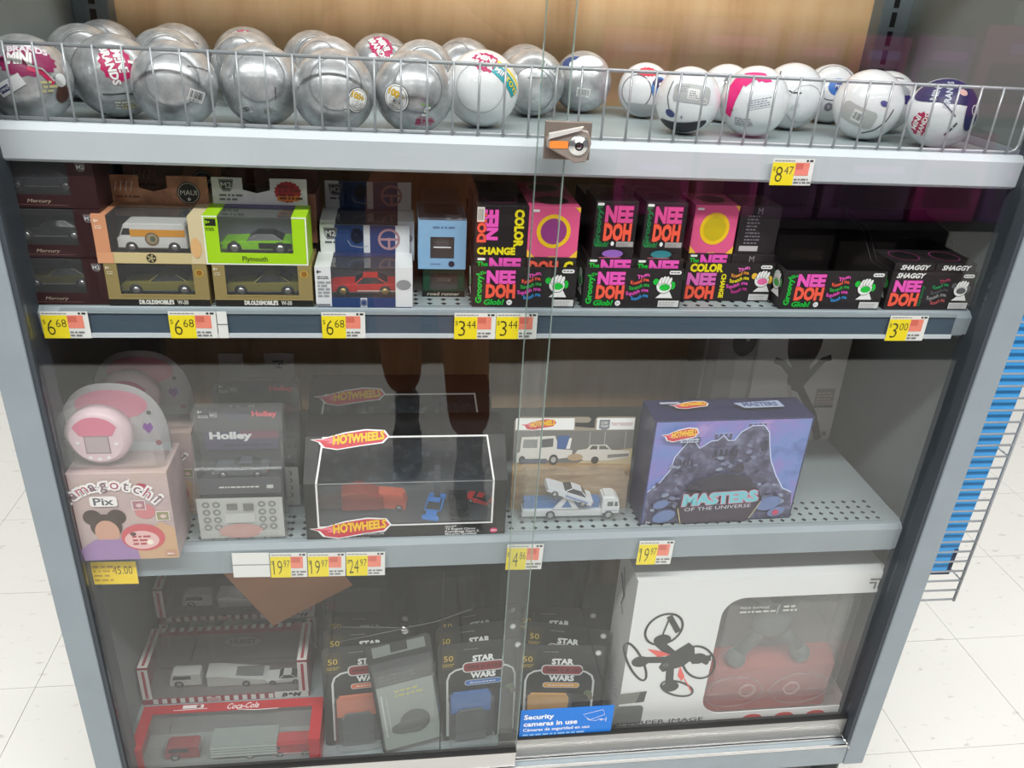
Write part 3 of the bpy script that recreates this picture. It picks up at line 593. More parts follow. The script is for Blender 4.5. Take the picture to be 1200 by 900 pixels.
def car(parent, loc, rz, L, style, col, roof=None, stripe=None, hub=HUBC, wr=.072, wx=(-.31, .31), name='toy_car', tilt=0, wheels=True):
    mb = MB(); body = paint(col); W = L*.40; lo = LOWER[style]; h = W/2
    n = len(lo); lay = [(-h, .965, -.006), (-h*.86, 1, 0), (h*.86, 1, 0), (h, .965, -.006)]
    bs = [mb.addv([(p[0]*s*L, y, (p[1]+(dz if p[1] > .1 else 0))*L) for p in lo]) for y, s, dz in lay]
    for a, b in zip(bs, bs[1:]):
        for i in range(n): j = (i+1) % n; mb.face((a+i, a+j, b+j, b+i)[::-1], body, False)
    mb.face([bs[0]+i for i in range(n)], body); mb.face([bs[-1]+i for i in range(n)][::-1], body)
    if style in CABIN:
        x0, x1, t0, t1, z0, z1 = [v*L for v in CABIN[style]]
        b = mb.addv([(x0, -h*.88, z0), (x1, -h*.88, z0), (x1, h*.88, z0), (x0, h*.88, z0), (t0, -h*.66, z1), (t1, -h*.66, z1), (t1, h*.66, z1), (t0, h*.66, z1)])
        for q in ((0, 1, 5, 4), (1, 2, 6, 5), (2, 3, 7, 6), (3, 0, 4, 7)): mb.face([b+i for i in q], GLS)
        mb.face([b+i for i in (4, 5, 6, 7)], paint(roof) if roof else body)
        rf = paint(roof) if roof else body
        for a_, b_ in ((0, 4), (1, 5)):   # pillars
            p0, p1 = mb.v[b+a_].copy(), mb.v[b+b_].copy(); o_ = V((0, -.0004, 0)); k = mb.addv([p0+o_+V((-.001, 0, 0)), p0+o_+V((.0012, 0, 0)), p1+o_+V((.0012, 0, 0)), p1+o_+V((-.001, 0, 0))]); mb.face((k, k+1, k+2, k+3), rf)
    if style == 'van':
        k = mb.addv([(-.43*L, -h*1.005, .26*L), (-.30*L, -h*1.005, .26*L), (-.30*L, -h*1.0, .36*L), (-.385*L, -h*1.0, .36*L)]); mb.face((k, k+1, k+2, k+3), GLS)
        k = mb.addv([(-.465*L, -h*.8, .24*L), (-.465*L, h*.8, .24*L), (-.395*L, h*.8, .40*L), (-.395*L, -h*.8, .40*L)]); mb.face((k, k+3, k+2, k+1), GLS)
    if style == 'cab':
        k = mb.addv([(-.38*L, -h*1.005, .32*L), (.2*L, -h*1.005, .32*L), (.2*L, -h*1.0, .48*L), (-.33*L, -h*1.0, .48*L)]); mb.face((k, k+1, k+2, k+3), GLS)
    if stripe:
        for s_ in stripe:
            x0, x1, z0, z1, c = s_; k = mb.addv([(x0*L, -h-.0004, z0*L), (x1*L, -h-.0004, z0*L), (x1*L, -h-.0004, z1*L), (x0*L, -h-.0004, z1*L)]); mb.face((k, k+1, k+2, k+3), paint(c))
    if wheels:
        for x in wx: mb.lathe([(0, 0), (wr*L*1.2, 0), (wr*L*1.2, .003), (0, .003)], (x*L, -h-.0003, wr*L*1.02), (0, 1, 0), TYRE, 16)
    if style == 'coupe':
        for x0, x1, z0, z1, m_ in ((-.505, -.47, .10, .13, HUBC), (.47, .505, .12, .14, paint((150, 30, 26))), (-.1, -.05, .15, .156, HUBC)): mb.box(x0*L, x1*L, -h*1.004, -h*.7, z0*L, z1*L, m_)
    chrome = [(-.49, .49, .06, .075, HUBC)]
    for x0, x1, z0, z1, m_ in chrome: mb.box(x0*L, x1*L, -h*1.01, h*1.01, z0*L, z1*L, m_)
    o = mb.build(name, parent, loc); o.rotation_euler = (0, tilt, rz)
    r = wr*L
    if wheels:
        wme = None
        for x in wx:
            for sy in (-1, 1):
                if wme is None:
                    w_ = MB().lathe([(0, .0), (r*.62, 0), (r*.64, .0006), (r*.9, .0002), (r, .001), (r, W*.2), (0, W*.2)], (0, 0, 0), (0, 1, 0), TYRE, 18, [hub, hub, TYRE, TYRE, TYRE, TYRE]).build('wheel', o); wme = w_.data
                else: w_ = bpy.data.objects.new('wheel', wme); COL.objects.link(w_); w_.parent = o
                w_.location = (x*L, sy*(h+.0008), r); w_.rotation_euler = (0, 0, 0 if sy < 0 else math.pi)
    return o
# ------------------------------------------------------------------ boxed die-cast cars (shelf two)
def place2(bl, br, z):
    a, b = atZ(*bl, z), atZ(*br, z); return V(((a.x+b.x)/2, (a.y+b.y)/2, z)), (b-a).length, math.atan2(b.y-a.y, b.x-a.x)
def header(t, W, z, h, c, D, slot=True, m=None):
    """hang card standing at the back of a box, with a hook slot cut from its top edge"""
    m = m or pm(c); a, b = -W/2, W/2
    pts = [(a, 0), (b, 0), (b, h), (.012, h), (.012, h*.55), (-.004, h*.42), (-.020, h*.55), (-.020, h), (a, h)] if slot else [(a, 0), (b, 0), (b, h), (a, h)]
    return MB().prism(pts, D-.0016, D-.0008, m).build('header_card', t, (0, 0, z))
def carbox(loc, rz, label, W=.116, H=.062, D=.058, cl=(200, 140, 100), cr=None, cb=None, ct=None, inner=(70, 72, 78), wl=.014, wr=.014, hb=.011, window=True, group='boxed die-cast cars on the second shelf', name='die_cast_car_box', rim=None):
    cr = cr or cl; cb = cb or cl; ct = ct or cl
    t = thing(name, label, 'toy box', loc, rz, group); c = MB(); k = .0008; a, b = -W/2, W/2
    L_, R_, B_ = [mat('card_%d_%d_%d' % x, x, .45) for x in (cl, cr, cb)]; I_ = mat('card_%d_%d_%d' % inner, inner, .6)
    c.box(a, a+k, 0, D, 0, H, L_); c.box(b-k, b, 0, D, 0, H, R_)               # sides
    c.box(a+k, b-k, 0, D, 0, k, B_); c.box(a+k, b-k, D-k, D, k, H, I_)          # bottom, back
    c.box(a+k, a+wl, 0, k, k, H, L_); c.box(b-wr, b-k, 0, k, k, H, R_)          # front rails
    c.box(a+wl, b-wr, 0, k, k, hb, B_)
    c.box(a+k, a+wl, k, D-k, H-k, H, L_); c.box(b-wr, b-k, k, D-k, H-k, H, R_); c.box(a+wl, b-wr, D*.72, D-k, H-k, H, mat('card_%d_%d_%d' % ct, ct, .45))
    c.box(a+wl, b-wr, .004, D-k*2, hb*.55, hb*.6, I_)
    c.build('carton', t)
    if window:
        MB().box(a+wl-.001, b-wr+.001, .0009, .0013, hb-.001, H-.0009, PLASTIC).box(a+wl-.001, b-wr+.001, .0009, D*.73, H-.0013, H-.0009, PLASTIC).build('window', t)
    if rim:
        p = Print(); wv = .0016
        for q in ((a, 0, W, wv), (a, H-wv, wl, wv), (b-wr, H-wv, wr, wv), (a, 0, wv, H), (b-wv, 0, wv, H)): p.rect(*q, rim)
        p.build(t, 'rim')
    return t
GOLD = (150, 132, 84); MAROON = (50, 20, 24)
def emblem(p, x, y, h, c=(150, 152, 156)):
    p.poly([(x-h*.62, y+h*.5), (x-h*.5, y-h*.25), (x-h*.3, y-h*.55), (x+h*.3, y-h*.55), (x+h*.5, y-h*.25), (x+h*.62, y+h*.5)], (70, 72, 78)); p.line([(x-h*.55, y+h*.42), (x-h*.45, y-h*.22), (x-h*.27, y-h*.46), (x+h*.27, y-h*.46), (x+h*.45, y-h*.22), (x+h*.55, y+h*.42)], h*.07, c, True)
    p.text('M2', x, y-h*.25, h*.5, (214, 216, 218), bold=.01)
# maroon stack of three
P, W_, a_ = V((-.578, .046, SH2)), .118, 0
for k in range(3):
    t = carbox(P+V((0, .003*k, .0575*k)), a_, 'dark maroon boxed toy car, %s of its stack by the left cabinet side' % ('bottom', 'middle', 'top')[k], W=.118, H=.057, cl=(44, 26, 28), cr=MAROON, cb=(54, 26, 28), ct=(40, 24, 26), inner=(26, 24, 26), wl=.010, wr=.028, hb=.015)
    car(t, (-.004, .03, .0155), 0, .084, 'coupe', [(74, 70, 36), (40, 42, 46), (30, 44, 72)][k])
    p = Print((-.059, 0, 0)); p.text('Mercury', .055, .006, .004, (196, 180, 160), shear=.3, w=.026); emblem(p, .105, .047, .009, (170, 150, 140)); p.line([(.03, .0035), (.085, .0035)], .0006, (130, 90, 80)); p.build(t)
# column with the gold box and the orange van box
def oldsbox(P, a, label):
    t = carbox(P, a, label, W=.116, H=.0525, cl=GOLD, cb=GOLD, ct=(110, 96, 60), inner=(58, 66, 72), wl=.0145, wr=.0165, hb=.0145)
    car(t, (-.001, .028, .0095), 0, .090, 'coupe', (128, 122, 56))
    p = Print((-.058, 0, 0)); p.rect(0, 0, .116, .0085, (34, 32, 28)); p.text("DR.OLDSMOBILE'S", .054, .0022, .005, (240, 238, 228), bold=.05, w=.040); p.text('W-30', .084, .0022, .005, (200, 196, 186), bold=.05, w=.013); p.rect(0, .0085, .116, .0006, (196, 176, 120))
    p.ering(.107, .042, .0042, .0042, .0012, (206, 166, 70)); p.ell(.107, .042, .003, .003, (150, 104, 40)); p.text('8+', .004, .046, .0032, (230, 222, 200), bold=.03); p.scribble(.0025, .042, .009, 2, .0022, (220, 210, 186), .5, 4); p.rect(.0145, .0133, .085, .0007, (180, 160, 100)); p.build(t); return t
P1, W1, A1 = place2((129, 360), (245, 360), SH2); P1.y = .044; P1.z = SH2
oldsbox(P1, 0, 'gold boxed olive toy car under the orange van box')
P2, W2, A2 = place2((251, 361), (368, 361), SH2); P2.y = .044; P2.z = SH2
oldsbox(P2, 0, 'gold boxed olive toy car under the lime green box')
CREAM = (216, 200, 158); ORG = (214, 150, 112)
def vanbox(P, a, label, hd=True):
    t = carbox(P, a, label, W=.122, H=.0575, cl=ORG, cr=(214, 198, 160), cb=(206, 188, 140), ct=(150, 110, 84), inner=(74, 78, 86), wl=.016, wr=.0165, hb=.013)
    v = car(t, (0, .026, .0105), 0, .080, 'van', (232, 232, 230), stripe=[(-.30, .47, .24, .345, (232, 160, 36))], wx=(-.30, .30))
    q = Print((0, -.080*.2-.0006, 0), base=.0002); q.ell(.0, .0165, .0078, .0078, (120, 92, 60)); q.ell(.0, .0165, .0062, .0062, (168, 150, 116)); q.ell(.001, .0165, .003, .0036, (84, 100, 70)); q.build(v, 'roundel')
    p = Print((-.061, 0, 0)); p.ell(.06, .0066, .0056, .0056, (40, 40, 36)); p.ell(.06, .0066, .0022, .0022, (170, 160, 120)); [p.ell(.06+.0035*math.cos(i*1.257), .0066+.0035*math.sin(i*1.257), .0011, .0011, (190, 176, 130)) for i in range(5)]
    p.text('8+', .0055, .049, .0034, (250, 236, 220), bold=.03); p.scribble(.003, .044, .010, 2, .0024, (245, 225, 205), .5, 4); p.rect(.0, .0, .018, .013, (222, 160, 120)); p.ell(.112, .02, .006, .012, (222, 176, 120)); p.build(t)
    if hd:
        h = header(t, .118, .0575, .033, (168, 118, 84), .058, True, noise_print('vintage_card', [(.3, (122, 84, 60)), (.55, (176, 122, 88)), (.8, (186, 160, 120))], 40))
        q = Print((0, .0564, 0)); q.ell(.036, .013, .0135, .0135, (40, 42, 40)); q.ering(.036, .013, .0118, .0118, .0007, (190, 186, 170)); q.text('MAUI', .036, .0105, .006, (206, 202, 186), w=.019); q.scribble(-.048, .006, .022, 1, .005, (110, 70, 50), .5, 2); q.ell(.036, .0055, .002, .002, (200, 196, 180)); [q.line([(-.048+.006*i, .014), (-.045+.006*i, .026)], .0009, (210, 204, 190)) for i in range(4)]; q.build(h)
    return t
vanbox(P1+V((-.002, .0, .053)), 0, 'orange and cream boxed white toy van on top of a gold box')
# lime box
def limebox(P, a, label):
    LIME = (166, 214, 20); t = carbox(P, a, label, W=.118, H=.059, D=.056, cl=LIME, ct=(92, 84, 130), inner=(112, 112, 122), wl=.017, wr=.017, hb=.0145, rim=(238, 240, 232))
    c = car(t, (-.001, .027, .010), 0, .086, 'coupe', (140, 212, 30), roof=(24, 26, 24), stripe=[(.02, .47, .085, .165, (22, 30, 26))], wr=.082)
    p = Print((-.059, 0, 0)); p.text('Plymouth', .056, .0045, .0062, (30, 50, 16), w=.029, bold=.01); p.rect(.003, .047, .012, .0085, (36, 40, 30)); p.text('8+', .006, .0498, .0034, LIME, bold=.02); p.scribble(.003, .0435, .011, 2, .0022, (40, 60, 20), .5, 3); p.build(t)
    h = header(t, .112, .059, .032, (214, 212, 214), .056)
    q = Print((0, .0544, 0)); emblem(q, -.039, .023, .014); q.scribble(-.048, .0095, .02, 2, .005, (110, 110, 116), .5, 2); q.burst(.033, .016, .0165, (170, 40, 46), 34, .9, .0135); q.rrect(.02, .005, .027, .007, .003, (210, 120, 40)); q.scribble(.023, .0072, .02, 1, .005, (90, 30, 20), .5, 2); q.scribble(.022, .021, .024, 3, .005, (120, 24, 36), .7, 8); q.build(h); return t
limebox(P2+V((-.004, .0, .053)), 0, 'lime green boxed muscle car with a white hang card')
# white and navy boxes
def navybox(P, a, label):
    NV = (38, 62, 110); WHB = (222, 224, 226); t = carbox(P, a, label, W=.118, H=.052, D=.06, cl=WHB, cr=WHB, cb=NV, ct=(52, 56, 92), inner=(64, 60, 74), wl=.019, wr=.021, hb=.0125)
    car(t, (-.001, .029, .0095), 0, .084, 'coupe', (216, 44, 40), stripe=[(-.1, .47, .085, .1, (240, 230, 225))], hub=HUBG, wr=.078)
    p = Print((-.059, 0, 0)); p.rect(.019, 0, .078, .0125, NV); p.rect(.054, 0, .008, .0125, (206, 208, 212)); p.ell(.058, .006, .005, .005, (110, 118, 140)); p.ell(.058, .006, .0026, .0026, NV); p.text('8+', .005, .044, .0036, (50, 50, 54), bold=.03); p.scribble(.003, .039, .012, 2, .0023, (70, 70, 74), .5, 2); p.scribble(.003, .031, .013, 5, .0044, (150, 152, 156), .6, 6); p.ell(.107, .030, .009, .0065, (140, 142, 146)); p.rect(.0, .002, .017, .0022, (120, 120, 124)); p.build(t)
    h = header(t, .112, .052, .036, WHB, .06, False)
    q = Print((0, .0584, 0)); q.rect(-.038, 0, .076, .036, NV); q.rect(-.002, 0, .008, .036, (206, 208, 212)); emblem(q, -.043, .025, .014); q.scribble(-.05, .012, .012, 1, .005, (90, 90, 100), .5, 2); q.ering(.030, .018, .0125, .0125, .003, (170, 132, 140)); q.line([(.019, .018), (.041, .018)], .003, (170, 132, 140)); q.line([(.03, .007), (.03, .02)], .003, (170, 132, 140)); q.ell(-.01, .022, .008, .010, (22, 26, 46)); q.line([(-.022, .016), (-.018, .009), (-.006, .007), (.004, .009)], .001, (150, 156, 176)); q.build(h); return t
P3, W3, A3 = place2((371, 362), (483, 364), SH2); P3.y = .043; P3.z = SH2
navybox(P3, 0, 'white and navy boxed red muscle car standing on the shelf')
navybox(P3+V((.003, .064, .040)), 0, 'white and navy boxed red car raised behind the one on the shelf')
P3b = thing('die_cast_car_box', 'dark plain box carrying the raised white and navy box', 'toy box', (P3.x+.003, P3.y+.064, SH2), 0, 'boxed die-cast cars on the second shelf')
MB().box(-.057, .057, 0, .06, 0, .0396, mat('card_70_60_50', (70, 60, 50), .5)).box(-.0575, .0575, -.0005, .0605, .0, .006, mat('card_40_34_30', (40, 34, 30), .5)).build('carton', P3b)
# rows behind (dark, seen over the tops)
for (dx, src, lab) in ((P1.x, 0, 'van'), (P2.x, 1, 'lime')):
    t = carbox(V((dx, P1.y+.062, SH2)), 0, 'gold boxed toy car in the row behind, under the second %s box' % lab, H=.0525, cl=GOLD, inner=(58, 66, 72)); car(t, (0, .026, .0085), 0, .080, 'coupe', (122, 116, 50))
vanbox(V((P1.x+.002, P1.y+.062, SH2+.053)), 0, 'orange boxed toy van in the row behind the front van box')
t = carbox(V((P2.x+.002, P1.y+.062, SH2+.0625)), 0, 'brown carded toy car box in the row behind the lime box', W=.118, cl=(120, 74, 60), inner=(60, 50, 48)); car(t, (0, .026, .0085), 0, .076, 'coupe', (90, 40, 36)); header(t, .112, .062, .034, (116, 74, 62), .058)
# ------------------------------------------------------------------ blue and green single car boxes
def tallbox(loc, rz, label, W, H, D, c, winc, prt):
    t = thing('single_car_box', label, 'toy box', loc, rz, 'narrow boxed cars'); m = mat('card_%d_%d_%d' % c, c, .5)
    x0, x1, z0, z1 = winc; k = .0008; b = MB()
    b.box(-W/2, -W/2+k, 0, D, 0, H, m); b.box(W/2-k, W/2, 0, D, 0, H, m); b.box(-W/2+k, W/2-k, D-k, D, 0, H, m); b.box(-W/2+k, W/2-k, k, D-k, 0, k, m); b.box(-W/2+k, W/2-k, k, D-k, H-k, H, mat('card_96_104_116', (96, 104, 116), .5))
    b.box(-W/2+k, x0, 0, k, 0, H, m); b.box(x1, W/2-k, 0, k, 0, H, m); b.box(x0, x1, 0, k, 0, z0, m); b.box(x0, x1, 0, k, z1, H, m); b.box(x0, x1, D*.5, D*.5+k, z0, z1, BLACKP)
    b.build('carton', t); MB().box(x0-.001, x1+.001, .0009, .0013, z0-.001, z1+.001, PLASTIC).build('window', t)
    p = Print(); prt(p, t); p.build(t); return t
Pg, Wg, Ag = place2((493, 345), (545, 344), SH2); Pg.y = .082; Pg.z = SH2
def pr_green(p, t):
    car(t, (0, .030, .016), math.pi/2, .045, 'coupe', (46, 70, 52)); p.rect(-.0275, 0, .055, .008, (22, 24, 22)); p.text('road runner', 0, .0022, .0042, (190, 186, 170), w=.042, shear=.1, bold=.02)
def pr_blue(p, t):
    car(t, (0, .026, .022), math.pi/2, .045, 'cab', (60, 62, 66)); p.scribble(-.012, .053, .024, 1, .005, (90, 120, 160), .5, 2); p.ell(.012, .007, .004, .004, (30, 36, 60)); p.scribble(-.014, .006, .012, 1, .003, (90, 120, 160), .5, 3)
    p.rect(-.011, .028, .022, .0016, (220, 222, 224))
tallbox(Pg, 0, 'dark green narrow car box under the pale blue one', .053, .040, .085, (28, 70, 48), (-.018, .018, .010, .032), pr_green)
bt = tallbox(Pg+V((-.003, -.008, .0404)), 0, 'pale blue narrow car box on top of a green box', .060, .063, .09, (132, 176, 212), (-.0150, .0150, .014, .042), pr_blue)
p = Print((-.029, 0, .063), (1, 0, 0), (0, 1, 0)); p.rect(.008, .03, .042, .05, (40, 44, 50)); p.rect(.012, .004, .018, .022, (78, 84, 92)); p.rect(.034, .002, .02, .024, (128, 134, 142)); p.ell(.044, .009, .005, .003, (24, 26, 40)); p.build(bt, 'top_print')
tallbox(Pg+V((.0, .085, 0)), 0, 'grey narrow car box in the row behind the blue box', .055, .10, .09, (84, 90, 98), (-.018, .018, .03, .07), lambda p, t: p.scribble(-.015, .08, .03, 1, .006, (160, 160, 160), .5, 2))
# ------------------------------------------------------------------ putty ball boxes in trays
BKC = (36, 32, 34); HOT = (240, 90, 190); CORAL = (248, 96, 72); GRN = (20, 196, 60); YEL = (240, 224, 30)
def fist(p, x, y, s, c, c2):
    p.poly([(x-.30*s, y-.62*s), (x+.55*s, y-.62*s), (x+.35*s, y-.25*s), (x+.05*s, y-.30*s)], WHT); p.ell(x-.36*s, y+.20*s, .15*s, .16*s, c); p.ell(x+.48*s, y+.02*s, .13*s, .2*s, c)
    p.ell(x+.06*s, y-.02*s, .40*s, .38*s, (30, 30, 34)); p.ell(x+.06*s, y-.02*s, .37*s, .35*s, WHT); p.ell(x+.10*s, y-.08*s, .27*s, .17*s, c2)
    for i in range(4): p.ell(x+(-.14+.15*i)*s, y+(.24+.06*(i % 3 > 0))*s, .10*s, .22*s, (40, 40, 44), rot=-.35); p.ell(x+(-.14+.15*i)*s, y+(.24+.06*(i % 3 > 0))*s, .083*s, .20*s, WHT, rot=-.35)
def waves(p, x, y, w, lh, cols):
    for i, (tx, c) in enumerate(zip(('Then', 'Knead me', 'Stretch me', 'Squish me', 'Smush me'), cols)):
        ww = w*(.55, .8, .9, 1, .75)[i]; p.text(tx, x+(.004, 0, 0, -.002, .002)[i], y-lh*i, lh*.66, c, w=ww, bold=.03, rot=.12, warp=lambda X, Y, ww=ww: (X, Y+.0016*math.sin(X/ww*6)))
def fat(p, t, x, y, h, w, c, out=(90, 10, 60), **k): p.text(t, x, y, h, c, w=w, bold=.055, out=out, outw=.03, **k)
def tray(loc, label, W=.134, H=.054, D=.145, kind='groovy', back=None):
    t = thing('display_tray', label, 'tray', loc, 0, 'putty ball display trays'); m = mat('tray_black_card', BKC, .45); g = MB(); k = .001
    g.box(-W/2, W/2, 0, k, 0, H, m); g.box(-W/2, W/2, k, D, 0, k, m); g.box(-W/2, W/2, D-k, D, k, H*1.9 if back is None else back, m)
    for x in (-W/2, W/2-k): g.prismx([(k, k), (D-k, k), (D-k, H*1.8), (D*.55, H*1.6), (D*.3, H*1.02), (k, H)], x, x+k, m)
    g.build('tray_card', t); p = Print((-W/2, 0, 0)); u = W/.134
    if kind == 'groovy':
        p.text('Groovy!', .0115*u, .025, .0072, GRN, w=.040, bold=.04, rot=math.pi/2); p.text('The', .014, .044, .004, GRN, bold=.03, rot=.3)
        fat(p, 'NEE', .036*u, .0325, .0155, .037*u, HOT); fat(p, 'DOH', .036*u, .0135, .0165, .038*u, CORAL, (120, 20, 20)); p.text('Glob!', .028*u, .0035, .0068, GRN, w=.026, bold=.035, shear=.2); p.ell(.048*u, .0065, .0036, .0036, WHT); p.text('5+', .048*u, .005, .003, (40, 40, 40), w=.004)
        waves(p, .075*u, .042, .030, .0072, [HOT, CORAL, (40, 180, 70), (230, 80, 190), (50, 150, 220)]); fist(p, .107*u, .031, .027, GRN, GRN)
    elif kind == 'color':
        fat(p, 'COLOR', .029, .042, .010, .046, YEL, (90, 70, 0)); fat(p, 'NEE', .024, .0235, .0155, .040, (226, 110, 190)); fat(p, 'DOH', .024, .0045, .0165, .040, CORAL, (120, 20, 20)); p.text('CHANGE', .0515, .022, .006, YEL, w=.034, bold=.05, rot=-math.pi/2)
        waves(p, .077, .044, .030, .0075, [(230, 110, 190), (240, 160, 60), YEL, (230, 90, 190), (200, 60, 150)]); fist(p, .107, .031, .027, (240, 190, 60), (240, 110, 170))
    else:
        p.text('SHAGGY', .028, .0455, .0066, WHT, w=.042, bold=.04, shear=.25); fat(p, 'NEE', .027, .0265, .0145, .040, HOT); fat(p, 'DOH', .026, .0065, .0165, .042, CORAL, (120, 20, 20)); p.text('Groovy', .052, .02, .0045, (30, 120, 70), w=.03, bold=.03, rot=math.pi/2)
        waves(p, .075, .04, .028, .0075, [(160, 60, 90), (40, 150, 90), (90, 90, 90), (150, 150, 150), (190, 90, 90)]); fist(p, .104, .03, .026, (90, 94, 96), (84, 86, 90))
    p.rrect(W-.02, H-.0072, .016, .005, .0024, WHT); p.scribble(W-.0185, H-.0055, .012, 1, .003, (90, 90, 90), .5, 3); p.rect(W-.030, .002, .028, .009, (214, 214, 212)); p.scribble(W-.028, .0075, .023, 3, .0025, (150, 150, 150), .4, 5)
    p.frame((-W/2, D, 0), (0, -1, 0), (0, 0, 1)); fist(p, D-.02, .034, .03, (60, 170, 80), (60, 170, 80)); p.frame((W/2, 0, 0), (0, 1, 0), (0, 0, 1)); fist(p, .016, .036, .03, (60, 170, 80), (60, 170, 80))
    p.build(t); return t
CS = .064
def cube(loc, label, kind, pill=None, group='putty ball boxes', fx=1, fz=1):
    t = thing('putty_ball_box', label, 'toy box', loc, 0, group); s = CS; t.scale = (fx, .97, fz)
    col = (232, 92, 142) if kind.startswith('pink') else BKC
    b = MB().box(-s/2, s/2, 0, s, 0, s, mat('card_%d_%d_%d' % col, col, .4)).build('carton', t, bevel=.0006)
    p = Print((-s/2, 0, 0))
    if kind == 'glob':
        p.text('Groovy!', .0095, .036, .0075, (26, 120, 66), w=.046, bold=.04, rot=math.pi/2); fat(p, 'NEE', .036, .042, .0165, .042, (226, 80, 150)); fat(p, 'DOH', .036, .0215, .0175, .042, CORAL, (120, 20, 20)); p.text('Glob!', .014, .0135, .006, (30, 140, 70), w=.02, bold=.03, shear=.2)
        p.ell(.030, .017, .0025, .0025, WHT); p.rect(.036, .0135, .026, .006, (170, 166, 164)); p.scribble(.038, .0165, .02, 2, .002, (110, 110, 110), .4, 3); p.rrect(.002, .0595, .010, .003, .0014, WHT)
        p.ell(s/2, .005, .022, .0062, (20, 18, 22)); p.ell(s/2, .0055, .016, .0045, pill); p.scribble(.012, .0005, .042, 1, .0018, (220, 120, 140), .5, 3)
    elif kind == 'color':
        p.text('NEE', .026, .040, .016, HOT, w=.038, bold=.055, out=(90, 10, 60), rot=math.pi/2); p.text('DOH', .012, .036, .010, CORAL, w=.036, bold=.055, out=(120, 20, 20), rot=math.pi/2); fat(p, 'COLOR', .052, .038, .010, .046, YEL, (60, 50, 0), rot=-math.pi/2) if 0 else p.text('COLOR', .048, .036, .0105, YEL, w=.048, bold=.055, out=(60, 50, 0), rot=-math.pi/2)
        p.text('CHANGE', .026, .003, .0085, YEL, w=.048, bold=.055, out=(60, 50, 0)); p.rect(.001, .044, .009, .018, (226, 222, 214)); p.bars(.002, .046, .007, .014, 8, (120, 120, 110))
    elif kind.startswith('pink'):
        p.ell(s/2, s*.52, .0215, .0215, (246, 200, 30)); p.ell(s/2, s*.52, .0165, .0165, (150, 60, 130) if kind == 'pink' else (206, 180, 20)); p.poly([(0, 0), (.010, 0), (0, .010)], (246, 200, 60)); p.poly([(s, 0), (s-.010, 0), (s, .010)], (246, 200, 60)); p.poly([(s, s), (s-.007, s), (s, s-.007)], (246, 200, 60)); p.rrect(.003, .0575, .010, .003, .0014, WHT); p.text('COLOR', s/2, -.0, .002, YEL)
    elif kind == 'nee':
        fat(p, 'NEE', .038, .046, .016, .040, HOT); p.text('The', .0095, .052, .006, GRN, bold=.04); fat(p, 'DOH', .036, .025, .0165, .040, CORAL, (120, 20, 20)); p.rrect(.003, .0598, .010, .003, .0014, WHT)
    elif kind == 'yel':
        fat(p, 'DOH', .022, .045, .014, .038, CORAL, (120, 20, 20)); fat(p, 'C', .054, .047, .012, .012, YEL, (60, 50, 0))
    elif kind == 'shag':
        p.text('SHAGGY', .033, .055, .0062, WHT, w=.046, bold=.04, shear=.25); fat(p, 'NEE', .034, .034, .016, .042, HOT)
    elif kind == 'back':
        p.scribble(.012, .05, .022, 9, .0045, (130, 126, 134), .4, 12); p.text('M', .03, .054, .008, (150, 146, 152)); p.rect(.006, .004, .03, .007, (196, 190, 190))
    p.frame((-s/2, 0, s), (1, 0, 0), (0, 1, 0)); p.ell(s/2, s/2, .020, .020, (22, 20, 22) if not kind.startswith('pink') else (40, 30, 20)); p.ering(s/2, s/2, .021, .021, .002, (120, 50, 90) if kind != 'pink2' else (200, 160, 30))
    p.build(t); return t
def trayset(px0, px1, Y, z, low, upp, kind, tl):
    a, b = atY(px0, 357, Y), atY(px1, 357, Y); cx = (a.x+b.x)/2; W = b.x-a.x; t = tray((cx, Y, z), tl, W=W, kind=kind)
    k0 = z+.0012; global FX; FX = (W-.005)/2/CS; cw = CS*FX; x = [cx-cw/2-.0004, cx+cw/2+.0004]
    for i, (kd, lb) in enumerate(low):
        if kd: cube((x[i], Y+.003, k0), lb, kd, (120, 60, 140), fx=FX)
    for i, it in enumerate(upp):
        if it: cube((x[i], Y+.0035, k0+CS+.0006), it[1], it[0], it[2], fx=FX*(.86 if it[0] == 'glob' else .93 if it[0] == 'back' else 1), fz=1.13 if it[0] == 'glob' else 1)
    return cx, x, k0
cx, x, k0 = trayset(553, 673, .047, SH2, [('nee', 'black putty ball box in the tray under the color change box'), ('yel', 'black putty ball box in the tray under the pink purple-ball box')],
    [('color', 'black putty ball box with sideways pink and yellow lettering', None), ('pink', 'pink putty ball box with a purple ball in a yellow ring', None)], 'groovy', 'black tray holding the pink purple-ball box and the color change box')
for i in (0, 1):
    cube((x[i], .047+.003+CS+.002, k0), 'putty ball box in the lower back row, %s' % ('under the rear color change box', 'under the rear yellow ring box')[i], 'nee', fx=FX); cube((x[i], .047+.003+CS+.002, k0+CS+.0006), 'putty ball box in the upper back row, %s' % ('behind the color change box', 'behind the pink purple-ball box')[i], 'color' if i == 0 else 'pink2', fx=FX)
cx, x, k0 = trayset(682, 796, .047, SH2, [('nee', 'black putty ball box in the tray under the purple-pill box'), ('nee', 'black putty ball box in the tray under the teal-pill box')],
    [('glob', 'black putty ball box with a purple oval at its foot', (150, 100, 190)), ('glob', 'black putty ball box with a teal oval at its foot', (40, 130, 140))], 'groovy', 'black tray holding two upright green-lettered putty ball boxes')
for i in (0, 1): cube((x[i], .047+.003+CS+.002, k0), 'putty ball box in the lower back row, %s' % ('behind the purple oval stack', 'behind the teal oval stack')[i], 'nee', fx=FX); cube((x[i], .047+.003+CS+.002, k0+CS+.0006), 'putty ball box in the upper back row, %s' % ('behind the purple oval box', 'behind the teal oval box')[i], 'glob', (90, 40, 70), fx=FX*.86)
